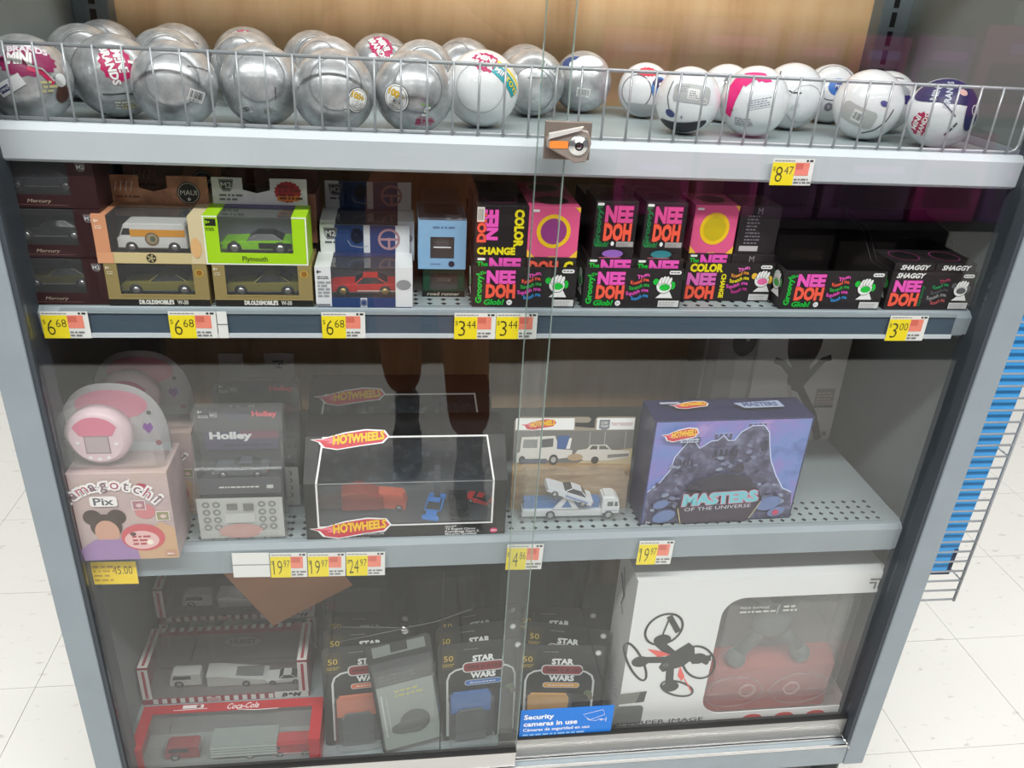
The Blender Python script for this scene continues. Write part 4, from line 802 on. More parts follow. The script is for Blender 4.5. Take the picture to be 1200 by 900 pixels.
cx, x, k0 = trayset(797, 899, .074, SH2, [('nee', 'black putty ball box in the tray under the yellow-ring pink box'), ('back', 'black putty ball box low in the color change tray')],
    [('pink2', 'pink putty ball box with a yellow ball in a yellow ring', None), ('back', 'black putty ball box showing small grey back text', None)], 'color', 'black tray with yellow color lettering, set back on the shelf')
cx, x, k0 = trayset(913, 1030, .047, SH2, [(None, 0), (None, 0)], [None, None], 'groovy', 'empty black tray between the color change and shaggy trays')
t = thing('display_tray', 'tall dark empty carton behind the empty black tray', 'tray', (cx, .2, SH2), 0, 'putty ball display trays'); MB().box(-.066, .066, 0, .001, 0, .14, mat('tray_reflection_plum', (58, 30, 46), .5)).box(-.066, -.065, .001, .12, 0, .14, mat('tray_black_card', BKC, .45)).box(.065, .066, .001, .12, 0, .14, mat('tray_black_card', BKC, .45)).box(-.066, .066, .001, .12, 0, .001, mat('tray_black_card', BKC, .45)).build('tray_card', t)  # plum tint of a reflection in the glass put into the front colour
p = Print((-.066, 0, 0)); p.line([(.07, .0), (.07, .14)], .0015, (90, 70, 60)); p.rect(.072, .0, .05, .13, (52, 56, 34)); p.build(t)
cx, x, k0 = trayset(1036, 1134, .047, SH2, [('shag', 'black shaggy putty ball box on the left in the last tray'), ('shag', 'black shaggy putty ball box on the right in the last tray')], [None, None], 'shaggy', 'black tray with white shaggy lettering beside the right cabinet side')
# ------------------------------------------------------------------ shelf three: virtual pet boxes
def arc_text(p, s, cx, cy, R, a0, a1, h, cols, out):
    n = len(s)
    for ps in (0, 1):
        for i, ch in enumerate(s):
            a = math.radians(a0+(a1-a0)*i/(n-1)); x, y = cx+R*math.sin(a), cy+R*math.cos(a)
            if ps == 0: p.text(ch, x, y, h, out, bold=.13, rot=-a)
            else: p.text(ch, x, y, h, cols[i % len(cols)], bold=.0, rot=-a)
def dome_pts(W, H):
    P = [(W/2, 0)]
    for k in range(25):
        a = math.pi*k/24; P.append((W/2*math.copysign(abs(math.cos(a))**.8, math.cos(a)), H*.22+H*.78*math.sin(a)**.9))
    return P+[(-W/2, 0)]
def pet_box(loc, label, full=True):
    W, H, D = .146, .138, .075; t = thing('virtual_pet_box', label, 'toy box', loc, 0, 'virtual pet boxes')
    c = MB().box(-W/2, W/2, 0, D, 0, H, noise_print('pet_card_pink', [(.3, (176, 156, 158)), (.5, (196, 174, 172)), (.7, (196, 174, 160))], 18)).build('carton', t, bevel=.0008)  # card colours greyed to take in the haze
    MB().prism(dome_pts(.138, .103), .004, .055, BLISTER, .012, .88, False).build('dome', t, (0, 0, H))
    MB().prism(dome_pts(.134, .10), .056, .0575, mat('pet_backing', (190, 188, 190), .5)).build('backing_card', t, (0, 0, H+.0005))
    pts = [(.040*math.cos(a)*(1.02 if math.sin(a) > 0 else .98), .040*math.sin(a)) for a in [2*math.pi*k/28 for k in range(28)]]
    toy = MB().prism(pts, .014, .036, mat('pet_shell_pale_pink', (238, 206, 214), .3), .008, .8, True, None, True).build('toy', t, (-.008, -.004, H+.044))
    toy.data.transform(Matrix.Identity(4)); q = Print((0, .0138, 0)); q.poly([(.040*math.cos(a)*.80, .040*math.sin(a)*.82) for a in [math.pi*k/16 for k in range(3, 14)]]+[(-.02, .006), (.0, .002), (.02, .006)], (232, 104, 142)); q.rect(-.015, -.020, .030, .026, (150, 120, 128)); q.rect(-.0135, -.0185, .027, .023, (190, 168, 172))
    for a_, b_ in ((-.011, -.026), (0, -.028), (.011, -.026), (.023, -.006), (-.023, -.004)): q.ell(a_, b_, .0026, .0026, (250, 244, 244))
    q.build(toy, 'face_print')
    p = Print((0, .056, H)); p.poly([(.034, .035), (.041, .026), (.048, .035), (.045, .043), (.041, .040), (.037, .043)], (140, 60, 170)); p.ell(-.052, .04, .010, .006, (50, 50, 40)); p.ell(-.052, .035, .009, .006, (206, 214, 150)); p.poly([(-.067, 0), (.067, 0), (.067, .012), (-.067, .018)], (196, 206, 208)); p.ell(.0, .07, .045, .022, (222, 140, 160)); p.ell(.045, .058, .003, .003, (80, 80, 80)); p.ell(.052, .012, .004, .004, (160, 90, 100))
    p.frame((-W/2, 0, 0), (1, 0, 0), (0, 0, 1))
    p.rect(0, 0, .024, H, (86, 34, 54)); p.poly([(.07, .02), (.13, .06), (W, .05), (W, 0), (.05, 0)], (206, 168, 132)); p.ell(.112, .112, .010, .010, (186, 66, 92)); p.ell(.112, .078, .013, .012, (206, 130, 134))
    p.ell(.045, .07, .012, .012, (74, 58, 50)); p.ell(.075, .07, .012, .012, (74, 58, 50)); p.ell(.06, .055, .020, .020, (74, 58, 50)); p.ell(.06, .046, .0155, .019, (206, 160, 138)); p.poly([(.024, 0), (.022, .018), (.042, .034), (.078, .034), (.094, .016), (.096, 0)], (160, 128, 176))
    p.ell(.104, .036, .028, .022, (206, 92, 100)); p.ell(.102, .032, .022, .015, (232, 190, 188)); p.scribble(.09, .036, .026, 3, .006, (176, 60, 70), .5, 9); p.ell(.092, .042, .004, .003, (90, 60, 60)); p.ell(.112, .028, .004, .004, (246, 240, 220))
    for a_, b_, c_ in ((.098, .082, (170, 120, 130)), (.126, .064, (150, 146, 110))): p.rect(a_-.001, b_-.001, .017, .015, (240, 232, 226)); p.rect(a_, b_, .015, .013, c_); p.ell(a_+.008, b_+.006, .004, .003, (220, 190, 190))
    arc_text(p, 'Tamagotchi', .073, .042, .073, -46, 46, .0155, [(120, 88, 108), (132, 92, 110), (176, 84, 108)], (244, 240, 238)); p.rrect(.046, .088, .034, .016, .004, (240, 236, 234)); p.text('Pix', .063, .0905, .011, (80, 84, 90), w=.025, bold=.02)
    p.rect(.13, .006, .013, .007, (200, 150, 130)); p.scribble(.132, .008, .008, 1, .003, WHT, .5, 2); p.rrect(.006, .026, .010, .013, .002, (206, 210, 214)); p.ell(.011, .032, .003, .003, (40, 40, 44)); p.ell(.01, .008, .006, .005, (186, 40, 90))
    p.build(t)
    return t
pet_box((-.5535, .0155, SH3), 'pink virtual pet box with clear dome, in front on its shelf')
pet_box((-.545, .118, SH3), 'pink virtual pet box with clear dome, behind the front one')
# ------------------------------------------------------------------ clamshell cars
def clamshell(loc, label):
    t = thing('clamshell_car_pack', label, 'toy pack', loc, 0, 'clear clamshell car packs'); W = .123
    prof = [(0, 0), (.07, 0), (.07, .186), (.040, .186), (.040, .152), (.030, .150), (.026, .116), (.018, .112), (.0, .073)]
    MB().prismx(prof[::-1], -W/2, W/2, BLISTER).build('shell', t, bevel=.004)
    b = MB(); b.box(-W/2+.004, W/2-.004, .0035, .0045, .003, .070, mat('pack_card_pale', (196, 196, 192), .5)); b.box(-W/2+.004, W/2-.004, .058, .059, .004, .184, mat('pack_card_dark', (62, 62, 66), .5))
    k = b.addv([(-W/2+.006, .012, .072), (W/2-.006, .012, .072), (W/2-.006, .022, .092), (-W/2+.006, .022, .092)]); b.face((k, k+1, k+2, k+3), mat('pack_card_dark', (62, 62, 66), .5))
    b.build('insert_card', t)
    car(t, (0, .042, .088), 0, .075, 'coupe', (70, 72, 82), wr=.07)
    MB().box(-W/2+.01, W/2-.01, .024, .057, .084, .0876, mat('pack_card_dark', (62, 62, 66), .5)).build('car_stand', t)
    p = Print((-W/2, .0035, 0))
    for i in range(4):
        for j in (.016, .030, W-.032, W-.018): p.ell(j, .060-.0125*i, .0052, .005, (120, 120, 120)); p.ell(j, .060-.0125*i, .0026, .0025, (186, 186, 184))
    p.rect(.044, .052, .014, .010, (100, 100, 100)); p.rect(.066, .050, .014, .012, (104, 104, 102)); p.rect(.040, .03, .04, .016, (206, 206, 202)); p.ell(.06, .016, .030, .012, (206, 150, 142)); p.scribble(.03, .02, .05, 4, .004, (200, 160, 152), .5, 4); p.scribble(.085, .012, .03, 2, .004, (220, 220, 218), .5, 5)
    p.frame((-W/2, .0118, .072), (1, 0, 0), (0, .01, .02)); p.scribble(.034, .0085, .05, 1, .004, (206, 206, 200), .5, 2); p.rect(.098, .007, .009, .005, (190, 190, 184))
    p.frame((-W/2, .0578, .0), (1, 0, 0), (0, 0, 1)); p.rect(.012, .117, W-.024, .030, (74, 66, 96)); p.rect(.06, .135, W-.07, .012, (120, 60, 84)); p.text('Holley', .048, .135, .0105, (236, 236, 236), w=.058, bold=.05); p.scribble(.036, .122, .06, 1, .008, (50, 46, 70), .6, 2)
    p.text('8+', .010, .176, .004, WHT, bold=.02); p.scribble(.007, .171, .012, 2, .0024, (210, 210, 210), .5, 2); emblem(p, .028, .173, .010); p.rect(.046, .164, .026, .013, (56, 58, 78)); p.text('Holley', .096, .171, .0075, (232, 92, 104), w=.034, bold=.05)
    p.build(t); return t
clamshell((-.4015, .048, SH3), 'clear clamshell car pack with white lettering, in front on its shelf')
t = clamshell((-.388, .125, SH3), 'clear clamshell car pack standing behind the front clamshell')
p = Print((-.06, .066, .186)); p.build(t, 'empty_print') if 0 else None
t = carbox(V((-.398, .20, SH3)), 0, 'grey carded car box standing behind the clamshell packs', H=.16, D=.05, cl=(110, 108, 104), inner=(70, 70, 68), wl=.02, wr=.02, hb=.03)
h = header(t, .112, .16, .040, (168, 166, 160), .05); q = Print((0, .0484, 0)); emblem(q, .032, .022, .014); q.build(h)
# ------------------------------------------------------------------ black car set boxes with slanted window
def flame(p, x, y, w, h, sub=True):
    p.poly([(x, y+h*.52), (x+w*.10, y+h*.40), (x+w*.16, y+h*.12), (x+w*.34, y), (x+w*.62, y+h*.16), (x+w*.92, y+h*.30), (x+w, y+h*.62), (x+w*.94, y+h*.94), (x+w*.7, y+h), (x+w*.44, y+h*.86), (x+w*.28, y+h*.70), (x+w*.16, y+h*.56)], (246, 246, 244))
    p.poly([(x+w*.03, y+h*.50), (x+w*.13, y+h*.40), (x+w*.19, y+h*.14), (x+w*.35, y+h*.05), (x+w*.62, y+h*.21), (x+w*.90, y+h*.35), (x+w*.975, y+h*.62), (x+w*.92, y+h*.88), (x+w*.7, y+h*.93), (x+w*.45, y+h*.80), (x+w*.28, y+h*.64), (x+w*.16, y+h*.52)], (208, 44, 66))
    p.poly([(x+w*.10, y+h*.47), (x+w*.26, y+h*.44), (x+w*.20, y+h*.34), (x+w*.34, y+h*.30), (x+w*.30, y+h*.60)], (240, 128, 140))
    p.text('HOT', x+w*.42, y+h*.32, h*.40, (252, 200, 20), w=w*.27, bold=.05, shear=.15, rot=.10, out=(150, 20, 30), outw=.02); p.text('WHEELS', x+w*.735, y+h*.43, h*.38, (252, 200, 20), w=w*.42, bold=.05, shear=.15, rot=.12, out=(150, 20, 30), outw=.02)
def carset(loc, label):
    W, H1, H2, D, ys = .285, .094, .136, .125, .058; t = thing('car_set_box', label, 'toy box', loc, 0, 'black car set boxes'); bk = mat('set_black_card', (30, 30, 32), .38); k = .001
    c = MB()
    for x in (-W/2, W/2-k): c.prismx([(0, 0), (D, 0), (D, H2), (ys, H2), (0, H1)], x, x+k, bk)
    c.box(-W/2+k, W/2-k, 0, D, 0, k, bk); c.box(-W/2+k, W/2-k, D-k, D, k, H2, bk); c.box(-W/2+k, W/2-k, ys, D-k, H2-k, H2, bk)
    c.box(-W/2+k, -W/2+.016, 0, k, k, H1, bk); c.box(W/2-.018, W/2-k, 0, k, k, H1, bk); c.box(-W/2+.016, W/2-.018, 0, k, k, .020, bk)
    dv = V((0, ys, H2-H1)); dl_ = dv.length; n_ = V((0, -dv.z, dv.y)).normalized()
    def sl(x0, x1, a, b, m, off=0): 
        o = V((0, 0, H1)); q = [o+dv*a+V((x0, 0, 0))+n_*off, o+dv*a+V((x1, 0, 0))+n_*off, o+dv*b+V((x1, 0, 0))+n_*off, o+dv*b+V((x0, 0, 0))+n_*off]; kk = c.addv(q+[v-n_*k for v in q])
        for f in ((0, 1, 2, 3), (7, 6, 5, 4), (0, 4, 5, 1), (1, 5, 6, 2), (2, 6, 7, 3), (3, 7, 4, 0)): c.face([kk+i for i in f], m)
    sl(-W/2+k, -W/2+.018, 0, 1, bk); sl(W/2-.024, W/2-k, 0, 1, bk); sl(-W/2+.018, W/2-.024, .93, 1, bk)
    c.build('carton', t)
    wn = MB().box(-W/2+.014, W/2-.016, .0012, .0016, .018, H1, PLASTIC); kk = wn.addv([V((-W/2+.014, .0012, H1)), V((W/2-.016, .0012, H1)), V((W/2-.022, .0012, H1))+dv*.95, V((-W/2+.016, .0012, H1))+dv*.95]); wn.face((kk, kk+1, kk+2, kk+3), PLASTIC); wn.build('window', t)
    # insert with printed backdrop
    MB().box(-W/2+.004, W/2-.004, .004, D-.006, .020, .0215, mat('set_insert', (70, 74, 80), .5)).build('insert_floor', t)
    MB().box(-W/2+.004, W/2-.004, D-.008, D-.007, .022, H2-.002, noise_print('set_backdrop', [(.35, (28, 34, 46)), (.55, (70, 82, 100)), (.68, (130, 142, 156))], 34)).build('backdrop', t)
    tk = car(t, (-.026, .045, .0215), math.pi*.94, .052, 'cab', (206, 92, 62), roof=None, wr=.11, name='toy_truck')
    MB().prism([(-.075, .0), (-.015, .0), (-.015, .022), (-.05, .034), (-.075, .028)], .030, .058, paint((150, 60, 48)), .003, .94).prism([(-.11, .004), (-.074, .004), (-.074, .016), (-.11, .012)], .032, .056, paint((86, 66, 66))).build('truck_trailer', t, (-.02, 0, .026))
    car(t, (.040, .034, .0215), math.pi*.42, .062, 'super', (32, 124, 214), wr=.085); car(t, (.076, .036, .0215), math.pi*.5, .066, 'super', (16, 17, 20), wr=.085); car(t, (.113, .050, .0215), math.pi*.86, .050, 'super', (206, 60, 54), wr=.085)
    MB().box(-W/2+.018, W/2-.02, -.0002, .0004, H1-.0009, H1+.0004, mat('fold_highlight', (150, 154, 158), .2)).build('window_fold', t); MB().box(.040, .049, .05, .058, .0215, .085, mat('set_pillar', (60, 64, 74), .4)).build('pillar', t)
    p = Print((-W/2, 0, 0)); wl = .0026; x0, x1 = .016, W-.019
    p.rect(x0, .020, x1-x0, wl, WHT); p.rect(x0, .020, wl, H1-.020, WHT); p.rect(x1-wl, .020, wl, H1-.020, WHT)
    flame(p, .004, .000, .116, .036); p.text('PREMIUM', .094, .0055, .0045, (170, 172, 176), w=.030, bold=.02)
    for i, s_ in enumerate(('Carry On™', "'16 Bugatti Chiron", 'Koenigsegg Agera R', 'McLaren Speedtail')): fitx(p, s_, .197, .0145-.0044*i, .0034, (.016, .044, .050, .046)[i], (236, 236, 236), bold=.02)
    p.ell(.268, .0075, .0055, .0045, (220, 60, 110)); p.scribble(.2645, .0068, .008, 1, .003, WHT, .5, 2); p.scribble(.055, .0008, .03, 1, .0028, (180, 180, 180), .5, 2)
    p.frame(V((-W/2, 0, H1)), (1, 0, 0), dv)
    p.poly([(x0, 0), (x0+wl, 0), (x0+.007+wl, dl_*.97), (x0+.007, dl_*.97)], WHT); p.poly([(x1-wl, 0), (x1, 0), (x1-.006, dl_*.97), (x1-.006-wl, dl_*.97)], WHT); p.rect(x0+.007, dl_*.95, x1-x0-.013, wl, WHT); flame(p, .006, dl_*.70, .112, .032)
    p.build(t); return t
carset((-.1705, .046, SH3), 'black car set box with white outlined window and flame logo, in front')
carset((-.178, .178, SH3), 'black car set box standing behind the front car set box')
# ------------------------------------------------------------------ carded transporter
t = thing('carded_transporter', 'carded white and blue toy transporter beside the purple castle box', 'toy pack', (.0785, .080, SH3), math.radians(-1)); W = .183; H = .158
cardm = mat('transport_card', (150, 140, 124), .4)
pts = [(-W/2, 0), (W/2, 0), (W/2, H), (.034, H), (.030, H-.003), (.030, H-.018), (.022, H-.018), (.0, H-.016), (.0, H-.009), (.02, H-.009), (.024, H-.004), (.020, H), (-W/2+.006, H), (-W/2, H-.006)]
cd_ = MB().prism(pts, .024, .0255, cardm).build('card', t); cd_.rotation_euler = (math.radians(-5), 0, 0)
p = Print((-W/2, .024, 0)); p.rect(0, .066, W, H-.066-.022, (112, 110, 106)); p.rect(0, 0, W, .082, noise_print('dirt_ground', [(.3, (140, 108, 74)), (.55, (178, 148, 108)), (.75, (206, 184, 150))], 30, (.6, 1, 3))); [p.rect(x_, .10, .001, .034, (170, 170, 168)) for x_ in (.115, .138, .17)]; p.poly([(.10, .082), (W, .078), (W, .106), (.13, .100)], (190, 172, 136))
p.rect(0, H-.024, .112, .022, WHT) if 0 else None
p.rect(.002, H-.0205, .088, .019, (238, 238, 236)); p.rect(.124, H-.0205, .058, .019, (238, 238, 236)); flame(p, .008, H-.0215, .056, .020); p.poly([(.128, H-.004), (.144, H-.004), (.144, H-.018), (.136, H-.022), (.128, H-.018)], (120, 124, 128)); p.text('CAR', .136, H-.011, .004, WHT, w=.010); p.text('TEAM', .136, H-.0165, .004, WHT, w=.011); p.text('TEAM TRANSPORT', .163, H-.014, .0055, (190, 130, 140), w=.034)
# printed truck and sedan
p.poly([(.004, .084), (.004, .098), (.010, .102), (.012, .126), (.062, .128), (.066, .118), (.066, .106), (.09, .104), (.09, .092), (.06, .088), (.03, .084)], (214, 210, 202)); p.poly([(.014, .108), (.036, .108), (.036, .122), (.015, .122)], (130, 132, 130)); p.poly([(.040, .108), (.060, .110), (.060, .124), (.040, .122)], (90, 92, 92)); p.poly([(.066, .106), (.086, .106), (.084, .128), (.066, .128)], (66, 96, 150)); p.poly([(.080, .106), (.086, .106), (.088, .124), (.084, .124)], (230, 228, 222)); p.ell(.062, .088, .007, .009, (66, 64, 62)); p.ell(.062, .088, .004, .005, (170, 168, 164)); p.ell(.014, .088, .005, .007, (66, 64, 62)); p.rect(.012, .082, .040, .008, (96, 100, 110))
p.poly([(.092, .094), (.098, .104), (.112, .106), (.118, .113), (.142, .113), (.150, .104), (.178, .102), (.180, .092), (.150, .086), (.110, .086)], (208, 202, 192)); p.poly([(.116, .105), (.120, .111), (.128, .111), (.128, .105)], (80, 80, 78)); p.poly([(.131, .105), (.131, .111), (.140, .111), (.147, .105)], (100, 100, 96)); p.poly([(.145, .090), (.178, .093), (.178, .098), (.145, .096)], (130, 126, 120)); p.ell(.126, .087, .006, .006, (64, 60, 56)); p.ell(.095, .092, .012, .006, (176, 150, 120))
pc = p.build(cd_)
bl_ = [(-.082, .001), (.080, .001), (.084, .006), (.082, .074), (.075, .080), (-.073, .080), (-.082, .072)]
MB().prism(bl_, -.012, .022, BLISTER, .008, .94, False).build('blister', t)
MB().prism([(-.060, .006), (.040, .006), (.040, .014), (-.060, .014)], -.004, .016, paint((226, 228, 228))).prism([(-.058, .014), (.036, .014), (.036, .026), (-.058, .026)], .002, .014, paint((40, 110, 178))).build('transporter_bed', t)
cb_ = MB().prism([(.038, .010), (.060, .010), (.0605, .020), (.058, .030), (.054, .0325), (.038, .0325)], -.006, .016, paint((232, 234, 234)), .002, .95).box(.040, .052, -.002, .012, .0325, .0365, paint((222, 224, 224))).build('transporter_cab', t)
q = Print((0, -.0062, 0)); q.poly([(.0445, .021), (.0515, .021), (.0515, .0275), (.0445, .0275)], (70, 76, 82)); q.poly([(.0535, .021), (.0575, .021), (.0565, .0275), (.0535, .0275)], (70, 76, 82)); q.rect(.042, .014, .016, .001, (150, 160, 190)); q.build(cb_, 'cab_windows')
MB().lathe([(0, 0), (.0035, 0), (.0055, .0006), (.0055, .02), (0, .02)], (.047, -.0075, .0085), (0, 1, 0), TYRE, 18, [HUBC, TYRE, TYRE, TYRE]).build('bed_wheel', t)
for x_ in (-.025,): MB().lathe([(0, 0), (.0035, 0), (.0055, .0006), (.0055, .02), (0, .02)], (x_, -.006, .0085), (0, 1, 0), TYRE, 18, [HUBC, TYRE, TYRE, TYRE]).build('bed_wheel', t)
MB().prism([(-.022, .016), (.010, .016), (-.004, .035), (-.008, .035)], -.004, -.001, mat('frame_white', (232, 234, 236), .4)).build('ramp_frame', t)
q = Print((0, -.0042, 0)); q.poly([(-.012, .019), (.001, .019), (-.0055, .030)], (52, 110, 170)); q.build(t, 'ramp_print')
fc = car(t, (-.006, .004, .030), 0, .062, 'coupe', (222, 226, 234), stripe=[(-.1, .4, .09, .13, (120, 140, 200))], wr=.06, name='drag_car', tilt=math.radians(22)); fc.rotation_euler = (0, math.radians(22), 0)
for ch in t.children:
    if ch.name.split('.')[0] in ('transporter_bed', 'transporter_cab', 'bed_wheel', 'ramp_frame', 'ramp_print', 'drag_car'): ch.scale = (1.24, 1.1, 1.24); ch.location = (ch.location.x*1.24-.003, ch.location.y*1.1-.001, ch.location.z*1.24)
# ------------------------------------------------------------------ purple castle box
a_, b_ = atZ(746, 614, SH3), atZ(926, 604, SH3)
t = thing('castle_box', 'purple box with castle artwork and bold fantasy lettering', 'toy box', ((a_.x+b_.x)/2, .060, SH3), math.radians(1.5)); W, H, D = .245, .182, .062
MB().box(-W/2, W/2, 0, D, 0, H, mat('castle_card_navy', (44, 44, 82), .35)).build('carton', t, bevel=.0008)
p = Print((-W/2, 0, 0)); p.rect(.003, .003, W-.006, H-.006, noise_print('storm_sky_print', [(.3, (78, 88, 152)), (.44, (110, 136, 196)), (.56, (138, 124, 192)), (.7, (190, 156, 208))], 13))  # sky colours lightened to hold the haze over the box
edge = [(.004, .06), (.022, .078), (.034, .098), (.038, .12), (.048, .136), (.058, .150), (.062, .150), (.074, .134), (.090, .146), (.100, .147), (.108, .155), (.116, .146), (.126, .146), (.134, .160), (.150, .170), (.168, .170), (.178, .158), (.182, .140), (.190, .110), (.204, .082), (.220, .058), (.236, .05), (.242, .02), (.242, .004), (.004, .004)]
for tx, tz in ((.060, .148), (.108, .152), (.158, .168)):
    p.rect(tx-.013, tz-.016, .026, .016, (84, 82, 112)); [p.rect(tx-.014+.0075*i, tz-.001, .0045, .0065, (84, 82, 112)) for i in range(4)]; p.line([(tx-.014, tz+.006), (tx+.0135, tz+.006)], .0006, (206, 216, 246))
p.poly(edge, noise_print('rock_print', [(.3, (52, 50, 74)), (.5, (84, 82, 112)), (.68, (124, 128, 156))], 60)); p.line(edge[:-3], .0016, (206, 216, 246))
rnd = random.Random(4)
for i in range(150):
    x_ = rnd.uniform(.012, .225); y_ = rnd.uniform(.03, .15)
    top = max(0, min(.16, .06+.10*(1-abs((x_-.055)/.05)) if x_ < .09 else (.146 if x_ < .126 else .165-(x_-.16)*1.8 if x_ > .16 else .16)))
    if y_ < top-.012: p.ell(x_, y_, rnd.uniform(.003, .0065), rnd.uniform(.002, .004), rnd.choice([(96, 96, 126), (120, 126, 154), (62, 60, 86), (140, 150, 172)]), rot=rnd.uniform(-.6, .6), n=8, rings=1)
p.poly([(.06, .066), (.085, .085), (.12, .092), (.16, .082), (.176, .06), (.12, .056)], (46, 42, 58)); [p.rect(.096+.008*i, .122, .0045, .012, (44, 42, 66)) for i in range(5)]; p.rrect(.168, .128, .010, .020, .004, (48, 46, 72)); p.ell(.14, .10, .008, .008, (56, 50, 66)); [p.poly([(.05+.006*i, .108), (.053+.006*i, .108), (.053+.006*i, .118), (.05+.006*i, .118)], (50, 48, 74)) for i in range(3)]
for x_, y_, s_ in ((.034, .018, .018), (.200, .034, .020), (.026, .040, .012), (.215, .018, .014)): p.ell(x_, y_, s_, s_*.6, (104, 124, 170), rot=.3)
p.poly([(.050, .034), (.062, .060), (.176, .064), (.188, .040)], (30, 20, 36)); p.poly([(.052, .0335), (.060, .004), (.170, .004), (.186, .039)], (56, 44, 60)); p.line([(.054, .032), (.062, .004)], .0012, (206, 196, 130)); p.line([(.186, .038), (.172, .008)], .0012, (206, 196, 130))
p.text('MASTERS', .120, .0385, .0185, (120, 196, 206), w=.118, bold=.06, shear=-.05, rot=.03, out=(232, 130, 160), outw=.035, warp=lambda X, Y: (X*(1+(.02-Y)*2.2), Y)); p.text('OF THE UNIVERSE', .118, .0275, .0062, (206, 206, 216), w=.106, rot=.03)
flame(p, .010, H-.033, .056, .024); p.rect(.040, H-.034, .028, .006, (190, 196, 214)); p.scribble(.043, H-.0325, .024, 1, .004, (70, 80, 120), .5, 2); p.ell(.214, .017, .0055, .005, (196, 60, 96)); p.text('3+', .010, .006, .005, WHT)
p.frame((-W/2, 0, H), (1, 0, 0), (0, 1, 0)); flame(p, .03, .020, .062, .024); p.rect(.018, .036, .030, .005, (190, 190, 206)); p.poly([(.13, .034), (.142, .018), (.205, .020), (.203, .040)], (170, 180, 206)); p.text('MASTERS', .170, .024, .011, (90, 100, 140), w=.055, bold=.05); p.frame((-W/2, D, 0), (0, -1, 0), (0, 0, 1)); p.text('3+', .03, .02, .01, (90, 90, 140)); p.build(t)
# ------------------------------------------------------------------ boxes at the back right of shelf three
t = thing('figure_box', 'white toy box with dark figure print at the back of its shelf', 'toy box', (.522, .300, SH3), math.radians(0)); t.rotation_euler = (math.radians(-2), 0, 0)
W, H = .172, .27; MB().box(-W/2, W/2, 0, .07, 0.0, H, mat('figure_card', (206, 202, 198), .45)).build('carton', t, bevel=.0008)
p = Print((-W/2, 0, 0)); DKF = (66, 60, 58); p.ell(.085, .20, .032, .06, DKF); p.ell(.085, .13, .02, .03, DKF); p.line([(.085, .12), (.050, .155), (.035, .16)], .012, DKF); p.line([(.085, .10), (.125, .16), (.14, .165)], .012, DKF); p.line([(.09, .11), (.13, .05), (.15, .0)], .014, DKF); p.line([(.07, .11), (.09, .06), (.11, .02), (.12, 0)], .008, (190, 184, 178)); p.rect(.126, .072, .036, .032, (150, 136, 130)); p.scribble(.129, .094, .03, 4, .006, (206, 190, 184), .4, 5); p.rect(.126, .066, .038, .005, (80, 74, 72)); p.scribble(.095, .222, .035, 1, .018, (60, 40, 90), .6, 2); p.ell(.075, .226, .013, .011, (120, 24, 70)); p.rect(.155, .008, .008, .009, (120, 116, 112)); p.build(t)
t = thing('figure_box', 'grey toy box standing left of the white figure box', 'toy box', (.385, .300, SH3), 0); MB().box(-.048, .048, 0, .07, 0, .25, mat('card_150_146_140', (150, 146, 140), .5)).build('carton', t, bevel=.0008); p = Print((-.048, 0, 0)); p.ell(.07, .20, .022, .03, (40, 40, 38)); p.ell(.075, .21, .005, .012, (150, 150, 120)); p.rect(.006, .02, .02, .2, (120, 112, 106)); p.rect(.06, .08, .03, .09, (170, 166, 160)); p.build(t)
